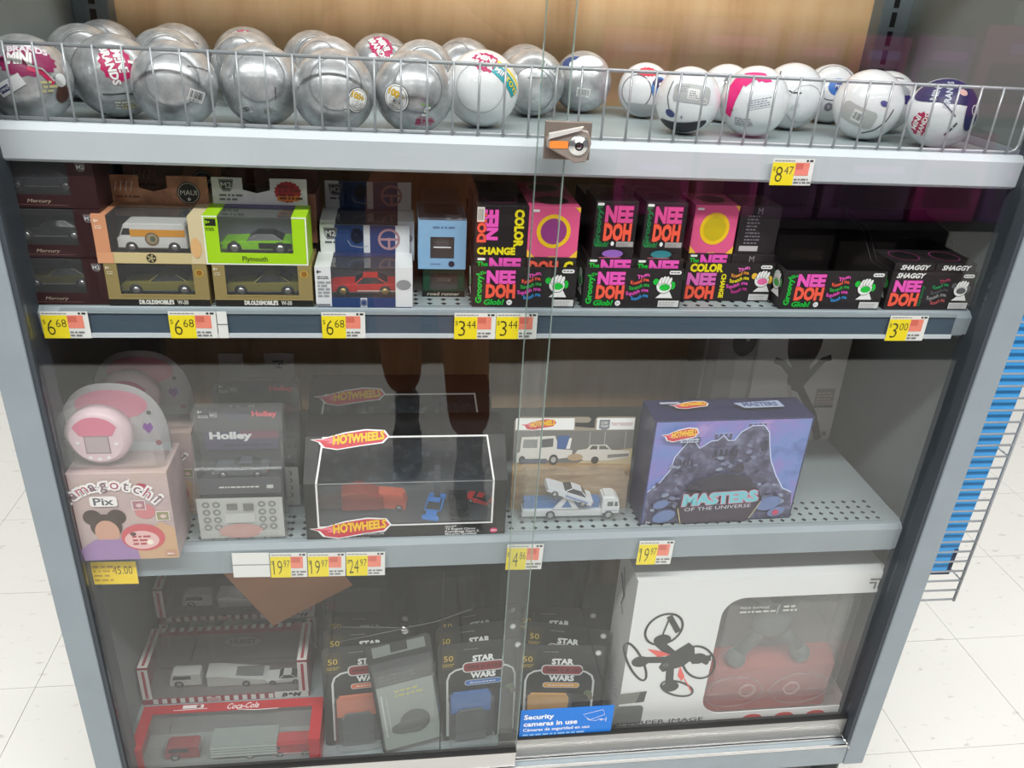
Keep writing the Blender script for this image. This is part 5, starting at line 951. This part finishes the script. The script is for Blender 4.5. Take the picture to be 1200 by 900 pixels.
# ------------------------------------------------------------------ bottom: transporter set boxes
BZ = .20
def hauler_box(loc, label, W, H, D, cm, stripes=None, kind='white', rz=0):
    t = thing('hauler_set_box', label, 'toy box', loc, rz, 'boxed transporter sets on the bottom deck'); m = mat('card_%d_%d_%d' % cm, cm, .4); k = .001; c = MB(); r = .018
    c.box(-W/2, -W/2+k, 0, D, 0, H, m).box(W/2-k, W/2, 0, D, 0, H, m).box(-W/2+k, W/2-k, 0, D, 0, k, m).box(-W/2+k, W/2-k, D-k, D, k, H, m)
    c.box(-W/2+k, -W/2+r, 0, k, k, H, m).box(W/2-r, W/2-k, 0, k, k, H, m).box(-W/2+r, W/2-r, 0, k, k, .013, m)
    c.box(-W/2+k, -W/2+r, k, D-k, H-k, H, m).box(W/2-r, W/2-k, k, D-k, H-k, H, m).box(-W/2+r, W/2-r, D*.80, D-k, H-k, H, m); c.build('carton', t)
    MB().box(-W/2+r-.001, W/2-r+.001, .0012, .0016, .012, H-.0012, PLASTIC).box(-W/2+r-.001, W/2-r+.001, .0012, D*.81, H-.0016, H-.0012, PLASTIC).build('window', t)
    MB().box(-W/2+.003, W/2-.003, .004, D-.004, .006, .0075, mat('hauler_insert_%s' % kind, (120, 112, 110) if kind != 'coke' else (150, 156, 154), .5)).build('insert_floor', t)
    MB().box(-W/2+.003, W/2-.003, D-.006, D-.005, .008, H-.003, mat('hauler_back_%s' % kind, (120, 108, 106) if kind != 'coke' else (150, 150, 150), .5)).build('insert_back', t)
    if kind == 'coke':
        tk, bed, cc = (150, 30, 36), (150, 160, 156), (196, 24, 36)
    else: tk, bed, cc = (226, 228, 224), (216, 218, 214), (228, 230, 228)
    y0 = D*.30
    car(t, (-W*.27, y0+.012, .0078), 0, .056, 'cab', tk, wr=.12, wx=(-.2,), name='toy_truck')
    bd = MB()
    if kind == 'coke':
        bd.box(-.032, .075, y0-.006, y0+.034, .016, .040, paint(bed)); [bd.box(-.032, .075, y0-.0075, y0-.006, .018+.006*i, .021+.006*i, paint((186, 194, 190))) for i in range(4)]
    else: bd.prism([(-.04, .010), (.066, .010), (.068, .020), (.030, .026), (-.02, .034), (-.04, .034)], y0-.004, y0+.030, paint(bed), .002, .97).box(-.03, .06, y0+.002, y0+.024, .026, .029, paint((120, 124, 122)))
    o = bd.build('truck_bed', t)
    for x_ in (.03,): MB().lathe([(0, 0), (.004, 0), (.0068, .0006), (.0068, .03), (0, .03)], (x_, y0-.006, .0145), (0, 1, 0), TYRE, 18, [HUBC, TYRE, TYRE, TYRE]).build('truck_wheel', o)
    car(t, (W*.335, y0+.008, .0078), 0, .066, 'coupe' if kind != 'coke' else 'van', cc, wr=.075, stripe=None if kind != 'coke' else [(-.46, .46, .1, .13, (220, 220, 220))])
    p = Print((-W/2, 0, 0))
    if kind == 'coke':
        p.frame((-W/2, 0, H), (1, 0, 0), (0, 1, 0)); p.text('Coca-Cola', W*.55, D*.83, D*.13, (244, 240, 238), w=.052, bold=.01, shear=.35); p.line([(.05, D*.86), (.105, D*.87)], .0014, (240, 230, 228)); p.rect(.064, D*.89, .034, .007, (240, 232, 230)); p.ell(.09, D*.93, .004, .003, (120, 30, 36))
        p.line([(W*.52, D*.81), (W*.62, D*.77), (W*.75, D*.78)], .0012, (250, 240, 238))
    else:
        RS = (176, 44, 62); WS = (226, 220, 216); n = 15
        for i in range(n): p.rect(.018+(W-.06)*i/n*1.0, .0015, (W-.06)/n*.55, .0115, WS)
        p.rect(W-.062, .0005, .060, .016, WS); p.text('B&M', W-.032, .0035, .0088, (40, 36, 40), w=.036, bold=.06, shear=.25)
        for x_ in (.001, W-.018): p.rect(x_, .014, .017, H-.016, WS); p.rect(x_+.006, .016, .005, H-.022, RS)
        p.ell(W*.42, .007, .012, .005, (200, 150, 150))
        p.frame((-W/2, 0, H), (1, 0, 0), (0, 1, 0))
        for x_ in (.001, W-.018): p.rect(x_, .001, .017, D-.002, WS); p.rect(x_+.006, .006, .005, D-.01, RS)
        for i in range(n): p.rect(.02+(W-.05)*i/n, D*.88, (W-.05)/n*.5, D*.11, WS)
        p.frame((-W/2, D-.0062, 0), (1, 0, 0), (0, 0, 1)); p.ering(W*.56, H*.62, .036, .014, .0016, (84, 76, 78)); p.ell(W*.56, H*.62, .034, .0125, (150, 140, 138)); p.text('HURST', W*.56, H*.62-.004, .010, (70, 60, 64), w=.05, bold=.05, shear=.15)
    p.build(t); return t
hauler_box((-.4635, .040, BZ), 'red boxed transporter set with white script lettering, on the bottom deck', .297, .070, .088, (186, 26, 38), kind='coke')
hauler_box((-.495, .196, BZ), 'red and white striped transporter set box behind the red box', .292, .088, .098, (150, 40, 54))
hauler_box((-.490, .318, BZ), 'striped transporter set box on the deck under another striped box', .292, .080, .098, (120, 36, 46))
hauler_box((-.490, .316, BZ+.081), 'striped transporter set box stacked at the back of the bottom deck', .292, .080, .098, (120, 36, 46))
kc = atY(320, 733, .2)
t = thing('reflection_sheet', 'brown sheet standing in for a reflection, cornerwise above the striped boxes', 'card', (kc.x, .2, kc.z)); t.rotation_euler = (0, math.radians(14), 0)  # brown reflection in the glass built as a sheet; no card hangs here
MB().prism([(0, 0), (.115, .115), (0, .23), (-.115, .115)], -.0015, .0015, mat('reflection_brown', (182, 130, 92), .65, 0, .1, 200, .06, 20)).build('sheet', t, bevel=.0005)
MB().tube([(0, 0, .228), (.02, 0, .245)], .001, mat('added_string', (200, 190, 170), .8), 5).build('added_string', t)  # made up to hang the reflection sheet
# ------------------------------------------------------------------ carded action figures
def sw_card(loc, rz, lean, label, tone, low=True, W=.150, H=.198, nostick=True):
    t = thing('carded_figure', label, 'toy pack', loc, rz, 'carded figures on the bottom deck'); t.rotation_euler = (-lean, 0, rz)
    GY = (44, 44, 44); pts = []
    for cx, cz, a0 in ((W/2-.008, .008, -90), (W/2-.008, H-.008, 0), (-W/2+.008, H-.008, 90), (-W/2+.008, .008, 180)):
        for k in range(4): a = math.radians(a0+30*k); pts.append((cx+.008*math.cos(a), cz+.008*math.sin(a)))
    MB().prism(pts, 0, .0012, mat('figure_card_black', GY, .35)).build('card', t)
    p = Print((-W/2, 0, 0)); SV = (196, 200, 198)
    p.rect(.004, H-.052, .028, .042, (62, 58, 44)); p.text('50', .018, H-.034, .011, (206, 176, 70), w=.016); p.scribble(.008, H-.041, .022, 2, .0035, (176, 150, 64), .5, 3); p.scribble(.044, H-.014, .028, 1, .004, (130, 130, 130), .4, 4); p.ell(W-.012, H-.014, .0055, .0055, (180, 182, 180)); p.ell(W-.012, H-.014, .003, .003, (220, 222, 220))
    o_ = [(.016, .01), (.016, H-.072), (.020, H-.060), (.030, H-.053), (.046, H-.050)]; p.line(o_, .0036, SV); p.line([(W-.016, .01), (W-.016, H-.072), (W-.02, H-.060), (W-.03, H-.053), (W-.042, H-.050)], .0036, SV)
    p.rrect(.042, H-.060, .072, .021, .008, SV); p.rrect(.0442, H-.0578, .0676, .0166, .006, (128, 34, 40)); p.scribble(.05, H-.0525, .056, 1, .010, (96, 20, 28), .6, 2)
    p.text('STAR', .078, H-.0375, .0105, (226, 228, 226), w=.038, bold=.05, out=(50, 50, 50), outw=.02); p.text('WARS', .078, H-.0715, .0105, (226, 228, 226), w=.044, bold=.05, out=(50, 50, 50), outw=.02)
    p.rrect(.046, H-.086, .064, .011, .005, SV); p.rrect(.047, H-.085, .062, .009, .0045, tone); p.scribble(.055, H-.082, .045, 1, .004, (210, 210, 205), .5, 6); p.ell(.126, H-.100, .008, .010, (96, 110, 80)); p.ell(.126, H-.106, .010, .006, (120, 110, 96))
    p.rrect(.020, .012, W-.042, H-.110, .012, (58, 60, 60)); p.build(t)
    b = []
    for cx, cz, a0 in ((.012, .010, -90), (.012, .092, 0), (-.048, .092, 90), (-.048, .010, 180)):
        for k in range(4): a = math.radians(a0+30*k); b.append((cx+.010*math.cos(a), cz+.010*math.sin(a)))
    MB().prism(b, -.028, 0, BLISTER, .010, .86, False).build('bubble', t)
    MB().prism([(-.054, .060), (.016, .060), (.018, .092), (.012, .102), (-.048, .102), (-.054, .094)], -.006, -.002, mat('insert_%d_%d_%d' % tone, tone, .6), .002, .97).build('colour_insert', t)
    MB().prism([(-.046, .006), (.008, .006), (.008, .058), (.0, .070), (-.038, .070), (-.046, .060)], -.012, -.008, mat('insert_dark_grey', (72, 78, 78), .4), .002, .95).build('tray_insert', t)  # plain dark grey shape in the lower bubble
    return t
CO1, CB1, CY1 = (206, 112, 76), (56, 108, 176), (206, 150, 66)
sw_card((-.236, .088, BZ), math.radians(4), math.radians(9), 'carded figure with an orange insert beside the red box', CO1)
sw_card((-.043, .082, BZ), math.radians(4), math.radians(9), 'carded figure with a blue insert, upright in the middle', CB1)
sw_card((.088, .066, BZ), math.radians(-5), math.radians(8), 'carded figure with a yellow insert behind the security sticker', CY1)
sw_card((.103, .110, BZ), math.radians(-12), math.radians(9), 'carded figure leaning behind the yellow insert card', (120, 70, 60))
sw_card((-.236, .128, BZ), math.radians(2), math.radians(9), 'carded figure directly behind the orange insert card', (150, 90, 70))
sw_card((-.045, .124, BZ), math.radians(6), math.radians(9), 'carded figure directly behind the blue insert card', (80, 100, 140))
sw_card((-.238, .170, BZ+.0), math.radians(-3), math.radians(7), 'third carded figure back in the orange insert row', (110, 80, 70))
sw_card((-.040, .168, BZ+.0), math.radians(8), math.radians(7), 'third carded figure back in the blue insert row', (90, 90, 110))
sw_card((.098, .160, BZ), math.radians(-6), math.radians(7), 'third carded figure back in the yellow insert row', (110, 60, 60))
# dark pack with grey window leaning in front
t = thing('blister_pack', 'dark blister pack with grey window tilted before the orange card', 'toy pack', (-.158, .064, BZ), math.radians(9)); t.rotation_euler = (math.radians(-10), math.radians(-6), math.radians(9))
Wp, Hp = .108, .225; pts = [(-Wp/2+.006, .008), (Wp/2-.006, .008), (Wp/2, .014), (Wp/2, Hp-.006), (Wp/2-.006, Hp), (.016, Hp), (.014, Hp-.012), (-.016, Hp-.012), (-.018, Hp), (-Wp/2+.006, Hp), (-Wp/2, Hp-.006), (-Wp/2, .014)]
MB().prism(pts, 0, .0014, mat('pack_card_charcoal', (50, 52, 52), .4)).build('card', t); MB().prism([(-Wp/2+.004, .012), (Wp/2-.004, .012), (Wp/2-.004, Hp-.036), (-Wp/2+.004, Hp-.036)], -.026, 0, BLISTER, .006, .94, False).build('bubble', t)
p = Print((-Wp/2, 0, 0)); p.rect(.010, Hp-.024, Wp-.02, .020, (120, 126, 124)); p.rect(.04, Hp-.02, .028, .018, (44, 46, 46)); p.rect(.006, .014, Wp-.012, .128, (150, 158, 152)); p.ell(.062, .06, .026, .024, (66, 72, 70)); p.ell(.05, .052, .03, .014, (80, 86, 82)); p.scribble(.035, .126, .05, 2, .009, (206, 196, 90), .35, 3); p.rect(.006, .142, Wp-.012, .03, (64, 66, 66)); p.scribble(.014, .16, .07, 3, .007, (88, 90, 88), .5, 8); p.line([(.012, .04), (.012, .125)], .003, (196, 200, 198)); p.line([(.02, .05), (.02, .12)], .0014, (186, 190, 188)); p.build(t)
# packs hanging dark at the back, with white tags
for i, (x_, y_, z_, tg) in enumerate(((-.262, .27, .0, 1), (-.10, .27, .0, 0), (.055, .27, .0, 1), (.135, .37, .0, 1), (-.18, .35, .0, 1), (-.02, .36, .0, 1))):
    t = thing('blister_pack', ('dark toy pack behind the orange card row, white tag on top', 'dark untagged toy pack between the two card rows', 'dark toy pack with white tag behind the blue card row', 'dark toy pack with white tag beside the white drone box', 'dark toy pack at the very back, behind the tilted pack', 'dark toy pack at the very back, behind the blue row')[i], 'toy pack', (x_, y_, BZ), 0, 'dark packs at the back of the bottom deck'); t.rotation_euler = (math.radians(-4), 0, math.radians((-4, 3, 6, -6, 2, -3)[i]))
    H = .27+.02*(i % 3); MB().box(-.068, .068, 0, .0015, 0, H, mat('pack_card_charcoal', (50, 52, 52), .4)).build('card', t); MB().prism([(-.056, .012), (.056, .012), (.056, H*.72), (-.056, H*.72)], -.03, 0, BLISTER, .008, .92, False).build('bubble', t)
    p = Print((-.068, 0, 0)); p.rect(.02, .03, .09, H*.55, (66, 66, 62)); 
    if tg: p.rect(.012+.03*(i % 3), H-.030, .044, .026, (186, 188, 186)); p.scribble(.016+.03*(i % 3), H-.014, .034, 2, .006, (150, 152, 150), .4, i)
    p.build(t)
t = MB().tube([(-.118, .03, .615), (-.1185, .032, .4), (-.117, .035, .232)], .0011, BLACKP, 6); sc_ = thing('security_tether', 'thin black cord hanging down in front of the carded figures', 'cord', (-.118, .03, .2)); t.xf(Matrix.Translation((.118, -.03, -.2))).build('strand', sc_)
t = thing('security_wrap', 'security wrap with a chrome button on the tilted dark pack', 'security tag', (-.176, .098, .447)); MB().lathe([(0, -.006), (.004, -.0055), (.0058, -.003), (.006, 0), (0, 0)], (0, 0, 0), (0, 1, 0), CHROME, 16).build('button', t); MB().tube([(-.10, .004, .004), (-.04, .002, .002), (0, 0, 0), (.05, .002, .008), (.11, .006, .028)], .0005, mat('thin_cable', (120, 120, 116), .5), 5).build('cable', t); MB().tube([(-.11, .006, -.03), (-.05, .0, -.012), (0, -.001, 0)], .0005, mat('thin_cable', (120, 120, 116), .5), 5).build('cable', t)
# ------------------------------------------------------------------ drone box
W, H, D = .425, .368, .10
t = thing('drone_box', 'large white boxed drone with a printed black quadcopter and window', 'toy box', (.402, .048, BZ), math.radians(0)); WB = mat('drone_card_white', (228, 229, 228), .35); c = MB(); k = .0015; wx0, wz0, wz1 = -.062, .062, .325
c.box(-W/2, -W/2+k, 0, D, 0, H, WB).box(W/2-k, W/2, 0, D, 0, H*.2, WB).box(W/2-k, W/2, 0, D, wz1, H, WB).box(W/2-k, W/2, .07, D, H*.2, wz1, WB).box(-W/2+k, W/2-k, D-k, D, 0, H, WB).box(-W/2+k, W/2-k, 0, D, H-k, H, WB).box(-W/2+k, W/2-k, 0, D, 0, k, WB)
# front: left panel, top band, bottom band; rounded window corners
c.box(-W/2+k, wx0, 0, k, k, H-k, WB).box(wx0, W/2-k, 0, k, wz1, H-k, WB).box(wx0, W/2-k, 0, k, k, wz0, WB)
for zc, sg in ((wz1, -1), (wz0, 1)):
    r_ = .038; pt = [(wx0, zc)]+[(wx0+r_-r_*math.cos(a), zc+sg*(r_-r_*math.sin(a))) for a in [math.pi/2*i/8 for i in range(9)]][::-1]
    if sg < 0: pt = pt[::-1]
    c.prism(pt if sg > 0 else pt, 0, k, WB)
c.build('carton', t)
MB().box(wx0-.002, W/2-.001, .0018, .0024, wz0-.002, wz1+.002, PLASTIC).box(W/2-.0024, W/2-.0018, .002, .072, H*.2, wz1, PLASTIC).build('window', t)
MB().box(-W/2+.004, W/2-.004, D-.006, D-.004, .004, H-.004, mat('drone_back_card', (150, 146, 142), .5)).build('insert_back', t)
MB().prism([(wx0-.02, .018), (W/2-.006, .018), (W/2-.006, .128), (wx0-.02, .128)], .040, .090, mat('drone_tray_red', (212, 98, 88), .35), .030, .93).build('insert_tray', t)
DKG = mat('drone_grey', (104, 110, 106), .45)
dn = MB().ball((.065, .06, .215), .035, DKG, 20, 12, (1.1, .6, 1.0)).tube([(.065, .06, .22), (.015, .055, .15)], .012, DKG).tube([(.065, .06, .22), (.125, .055, .155)], .012, DKG).tube([(.065, .06, .23), (.02, .07, .29)], .011, DKG).tube([(.065, .06, .23), (.13, .07, .29)], .011, DKG)
for x_, z_ in ((.01, .14), (.13, .145), (.015, .295), (.135, .295)): dn.ball((x_, .052, z_), .018, DKG, 14, 8)
dn.build('drone', t)
MB().prism([(wx0+.004, .066), (W/2-.012, .066), (W/2-.012, .31), (wx0+.004, .31)], .012, .088, BLISTER, .02, .9, False).build('inner_blister', t)  # clear blister added over tray and drone for haze
cr_ = MB()
for x_, z_ in ((.0, .092), (.125, .092)):
    cr_.tube([(x_+.055*math.cos(a), .018+.0, z_+.036*math.sin(a)) for a in [2*math.pi*i/24 for i in range(25)]], .0016, BLISTER, 6, False); cr_.tube([(x_+(-.016 if x_ > .1 else .026)+.014*math.cos(a), .017, z_+.002+.014*math.sin(a)) for a in [2*math.pi*i/16 for i in range(17)]], .002, mat('clear_rib', (222, 170, 164), .2), 6, False)
cr_.build('blade_guard', t)
p = Print((-W/2, 0, 0)); BK = (52, 54, 52); RD = (238, 96, 86)
def dp(x, y): # pixel in the photographed print -> panel metres
    return ((x-735)/300*.43+.004-(y-700)*.00006, (868-y)/206*.365+(x-735)*.0)
def rotor(cx, cy, rx, ry, rot): X, Y = dp(cx, cy); p.ering(X, Y, rx, ry, .0042, BK, rot); 
def ln(a, b, w_, c_=BK): p.line([dp(*a), dp(*b)], w_, c_)
ln((770, 735), (802, 760), .016); ln((748, 755), (795, 757), .014); ln((815, 760), (838, 757), .014); ln((790, 765), (795, 795), .014)
p.poly([dp(776, 766), dp(782, 752), dp(806, 736), dp(814, 742), dp(818, 755), dp(806, 766), dp(782, 772)], BK)
for (cx_, cy_) in ((773, 731), (752, 757), (822, 757), (796, 792)): X, Y = dp(cx_, cy_); p.ell(X, Y, .015, .012, BK)
rotor(772, 718, .030, .034, -.5); rotor(746, 757, .012, .048, .45); rotor(824, 762, .026, .040, .5); rotor(805, 795, .032, .015, -.45)
ln((775, 702), (790, 722), .010); ln((770, 735), (776, 703), .003); ln((822, 757), (836, 764), .008)
p.poly([dp(757, 741), dp(775, 745), dp(787, 750), dp(772, 752)], RD); p.poly([dp(802, 765), dp(811, 780), dp(808, 785), dp(802, 778)], RD); ln((811, 782), (824, 800), .002, RD)
X, Y = dp(784, 763); p.ering(X, Y, .004, .003, .001, (150, 150, 148))
p.poly([dp(736, 798), dp(768, 796), dp(767, 810), dp(735, 812)], (120, 120, 114)); p.poly([dp(760, 797), dp(768, 796), dp(767, 810), dp(757, 811)], (60, 60, 60)); p.rrect(dp(734, 840)[0], dp(734, 840)[1], .05, .045, .008, (92, 96, 94))
p.text('SHARPER IMAGE', .078, .0475, .0095, (70, 70, 72), w=.16); p.scribble(.155, .012, .05, 1, .006, (200, 198, 196), .4, 4)
for i in range(3): p.ell(.25+.06*i, .046, .018, .010, (206, 76, 74))
for o_ in (0, .007): p.line([(W-.030, H-.014-o_), (W-.012-o_, H-.014-o_), (W-.012-o_, H-.034)], .003, (84, 84, 84))
fitx(p, 'MAX RANGE', .180, .302, .005, .05, (214, 214, 210)); p.scribble(.180, .294, .055, 1, .007, (206, 206, 200), .5, 2); p.scribble(.255, .302, .026, 2, .008, (206, 206, 200), .5, 3); p.line([(.245, .29), (.247, .31)], .0008, (220, 220, 216))
p.frame((-W/2, D, 0), (0, -1, 0), (0, 0, 1)); p.line([(.03, .34), (.05, .30), (.04, .27), (.055, .26)], .004, (80, 82, 80)); p.line([(.02, .32), (.05, .29)], .006, (84, 86, 84)); p.scribble(.01, .12, .07, 4, .01, (190, 190, 186), .4, 4)
p.build(t)
# ------------------------------------------------------------------ across the aisle (seen mirrored in the doors)
GY = -2.02
g = thing('store_shelving', 'dark store shelving across the aisle, mirrored in the glass', 'shelving', (0, GY, 0)); GM = mat('shelving_brown', (62, 44, 36), .6); GD = mat('shelving_dark', (48, 46, 48), .6)
MB().box(-2.4, 2.4, -.5, -.02, 0, .14, GM).build('base', g); MB().box(-2.4, 2.4, -.52, -.50, 0, 2.1, GD).build('back_panel', g)
for z_ in (.14, .56, .98, 1.42): MB().box(-2.4, 2.4, -.5, 0 if z_ < .2 else -.06, z_, z_+.03, GD).build('shelf', g)
for x_ in (-2.4, -1.2, 0, 1.2): MB().box(x_-.02, x_+.02, -.5, -.46, .14, 2.1, GD).build('post', g)
rnd = random.Random(21); x_ = 0
cols = [(58, 40, 34), (44, 40, 44), (70, 48, 40), (52, 44, 40), (38, 36, 42), (84, 60, 44)]; pnk = [(226, 60, 160), (190, 56, 190), (150, 66, 180), (236, 90, 170), (140, 90, 140)]
nm = {(58, 40, 34): 'brown', (44, 40, 44): 'charcoal', (70, 48, 40): 'russet', (52, 44, 40): 'umber', (38, 36, 42): 'black', (84, 60, 44): 'tan', (226, 60, 160): 'magenta', (190, 56, 190): 'purple', (150, 66, 180): 'violet', (236, 90, 170): 'pink', (140, 90, 140): 'plum'}
for zi, z_ in enumerate((.171, .591, 1.011, 1.451)):
    x_ = -2.3; k = 0
    while x_ < 2.25:
        w_ = rnd.uniform(.22, .42); h_ = rnd.uniform(.24, .36); c_ = rnd.choice(pnk) if (x_ > .35 and zi in (1, 2)) else rnd.choice(cols)
        t = thing('boxed_toy', '%s boxed toy on the %s shelf across the aisle' % (nm[c_], ('lowest', 'second lowest', 'second highest', 'highest')[zi]), 'toy box', (x_+w_/2, GY-.10, z_), 0, 'boxed toys across the aisle')
        MB().box(-w_/2, w_/2, -.28, 0, 0, h_, mat('card_%d_%d_%d' % c_, c_, .5)).build('carton', t); p = Print((w_/2, 0, 0), (-1, 0, 0), (0, 0, 1)); p.rrect(w_*.12, h_*.15, w_*.76, h_*.45, .02, tuple(int(v*.7) for v in c_)); p.rect(w_*.12, h_*.7, w_*.6, h_*.12, tuple(min(255, int(v*1.6+20)) for v in c_)); p.build(t); x_ += w_+.03
# ------------------------------------------------------------------ the person taking the picture (mirrored in the doors)
def skin(name, chains, m, parent, sub=2, root=None):
    vs, es, rad = [], [], []
    for ch in chains:
        prev = None
        for x, y, z, r in ch:
            q = None
            for i, v in enumerate(vs):
                if (v-V((x, y, z))).length < 1e-4: q = i
            if q is None: vs.append(V((x, y, z))); rad.append(r); q = len(vs)-1
            if prev is not None and prev != q: es.append((prev, q))
            prev = q
    me = bpy.data.meshes.new(name); me.from_pydata([tuple(v) for v in vs], es, []); me.materials.append(m)
    o = bpy.data.objects.new(name, me); COL.objects.link(o); o.parent = parent
    md = o.modifiers.new('skin', 'SKIN'); md.use_smooth_shade = True
    for i, r in enumerate(rad):
        s = me.skin_vertices[0].data[i]; rr = r if isinstance(r, tuple) else (r, r); s.radius = rr; s.use_root = (i == 0)
    sb = o.modifiers.new('smooth', 'SUBSURF'); sb.levels = sub; sb.render_levels = sub
    return o
pe = thing('person', 'person in brown cropped trousers and black shoes, mirrored in the glass', 'person', (-.10, -1.25, 0)); SK = mat('skin_tone', (150, 100, 74), .5); TR = mat('brown_trousers', (150, 88, 58), .8, 0, .2, 300); SHT = mat('dark_shirt', (52, 48, 52), .8, 0, .2, 300); SO = mat('grey_sock', (136, 136, 136), .9, 0, .3, 500); SHO = mat('black_shoe', (24, 24, 26), .5)
LF, RF = (-.06, -.09), (.12, .16)
pel = (-.02, -.12, .90)
skin('body', [[(-.02, -.12, .95, (.13, .10)), (-.02, -.13, 1.15, (.125, .09)), (-.02, -.13, 1.36, (.15, .09)), (-.02, -.12, 1.46, (.06, .06)), (-.02, -.11, 1.53, (.055, .06)), (-.02, -.09, 1.62, (.075, .09)), (-.02, -.09, 1.70, (.065, .08))],
    [(-.02, -.13, 1.36, (.15, .09)), (-.19, -.12, 1.38, .055), (-.24, .02, 1.20, .045), (-.17, .20, 1.30, .038), (-.145, .235, 1.345, .028)], [(-.02, -.13, 1.36, (.15, .09)), (.15, -.12, 1.38, .055), (.21, .02, 1.20, .045), (.06, .20, 1.30, .038), (.03, .235, 1.345, .028)],
    [(-.145, .235, 1.345, .028), (-.135, .255, 1.385, (.030, .016))], [(.03, .235, 1.345, .028), (.02, .255, 1.385, (.030, .016))]], SK, pe)
for sx, hx in ((-1, -.135), (1, .02)):
    for i in range(4): skin('finger', [[(hx-sx*.0+(i-1.5)*.016, .255, 1.392, .0085), (hx+(i-1.5)*.017, .268, 1.43-.004*abs(i-1.5), .008), (hx+(i-1.5)*.017-sx*.006, .285, 1.445-.005*abs(i-1.5), .007)]], SK, pe, 1)
    skin('thumb', [[(hx-sx*.024, .25, 1.375, .010), (hx-sx*.040, .262, 1.395, .009), (hx-sx*.044, .278, 1.412, .008)]], SK, pe, 1)
MB().box(-.135, .02, .289, .2975, 1.405, 1.48, BLACKP).build('phone', pe, bevel=.003)
skin('shirt', [[(-.02, -.12, .93, (.155, .12)), (-.02, -.13, 1.15, (.15, .11)), (-.02, -.13, 1.37, (.17, .105)), (-.02, -.125, 1.44, (.08, .07))], [(-.02, -.13, 1.37, (.17, .105)), (-.20, -.12, 1.385, .068), (-.235, -.04, 1.27, .062)], [(-.02, -.13, 1.37, (.17, .105)), (.16, -.12, 1.385, .068), (.205, -.04, 1.27, .062)]], SHT, pe)
skin('hair', [[(-.02, -.10, 1.66, (.085, .095)), (-.02, -.10, 1.735, (.07, .085))], [(-.02, -.10, 1.66, (.085, .095)), (-.02, -.15, 1.60, (.07, .05))]], mat('dark_hair', (30, 24, 22), .6), pe)
tr_ = [[(-.02, -.12, .96, (.15, .115)), (-.02, -.12, .86, (.14, .11)), (-.10+.0, -.12, .78, .095), (-.085, -.07, .48, .072), (LF[0]-.01, LF[1]-.02, .22, .062)], [(-.02, -.12, .86, (.14, .11)), (.07, -.10, .78, .095), (.10, .09, .48, .072), (RF[0], RF[1]-.02, .20, .062)]]
skin('trousers', tr_, TR, pe)
for f in (LF, RF):
    skin('sock', [[(f[0], f[1]-.02, .24, .045), (f[0], f[1]-.025, .12, .040), (f[0], f[1]-.02, .07, .042)]], SO, pe, 1)
    skin('shoe', [[(f[0], f[1]-.05, .045, (.046, .044)), (f[0], f[1]+.03, .042, (.048, .040)), (f[0], f[1]+.12, .034, (.050, .032)), (f[0], f[1]+.18, .030, (.040, .026))], [(f[0], f[1]-.05, .045, (.046, .044)), (f[0], f[1]-.035, .10, (.044, .05))]], SHO, pe, 2)
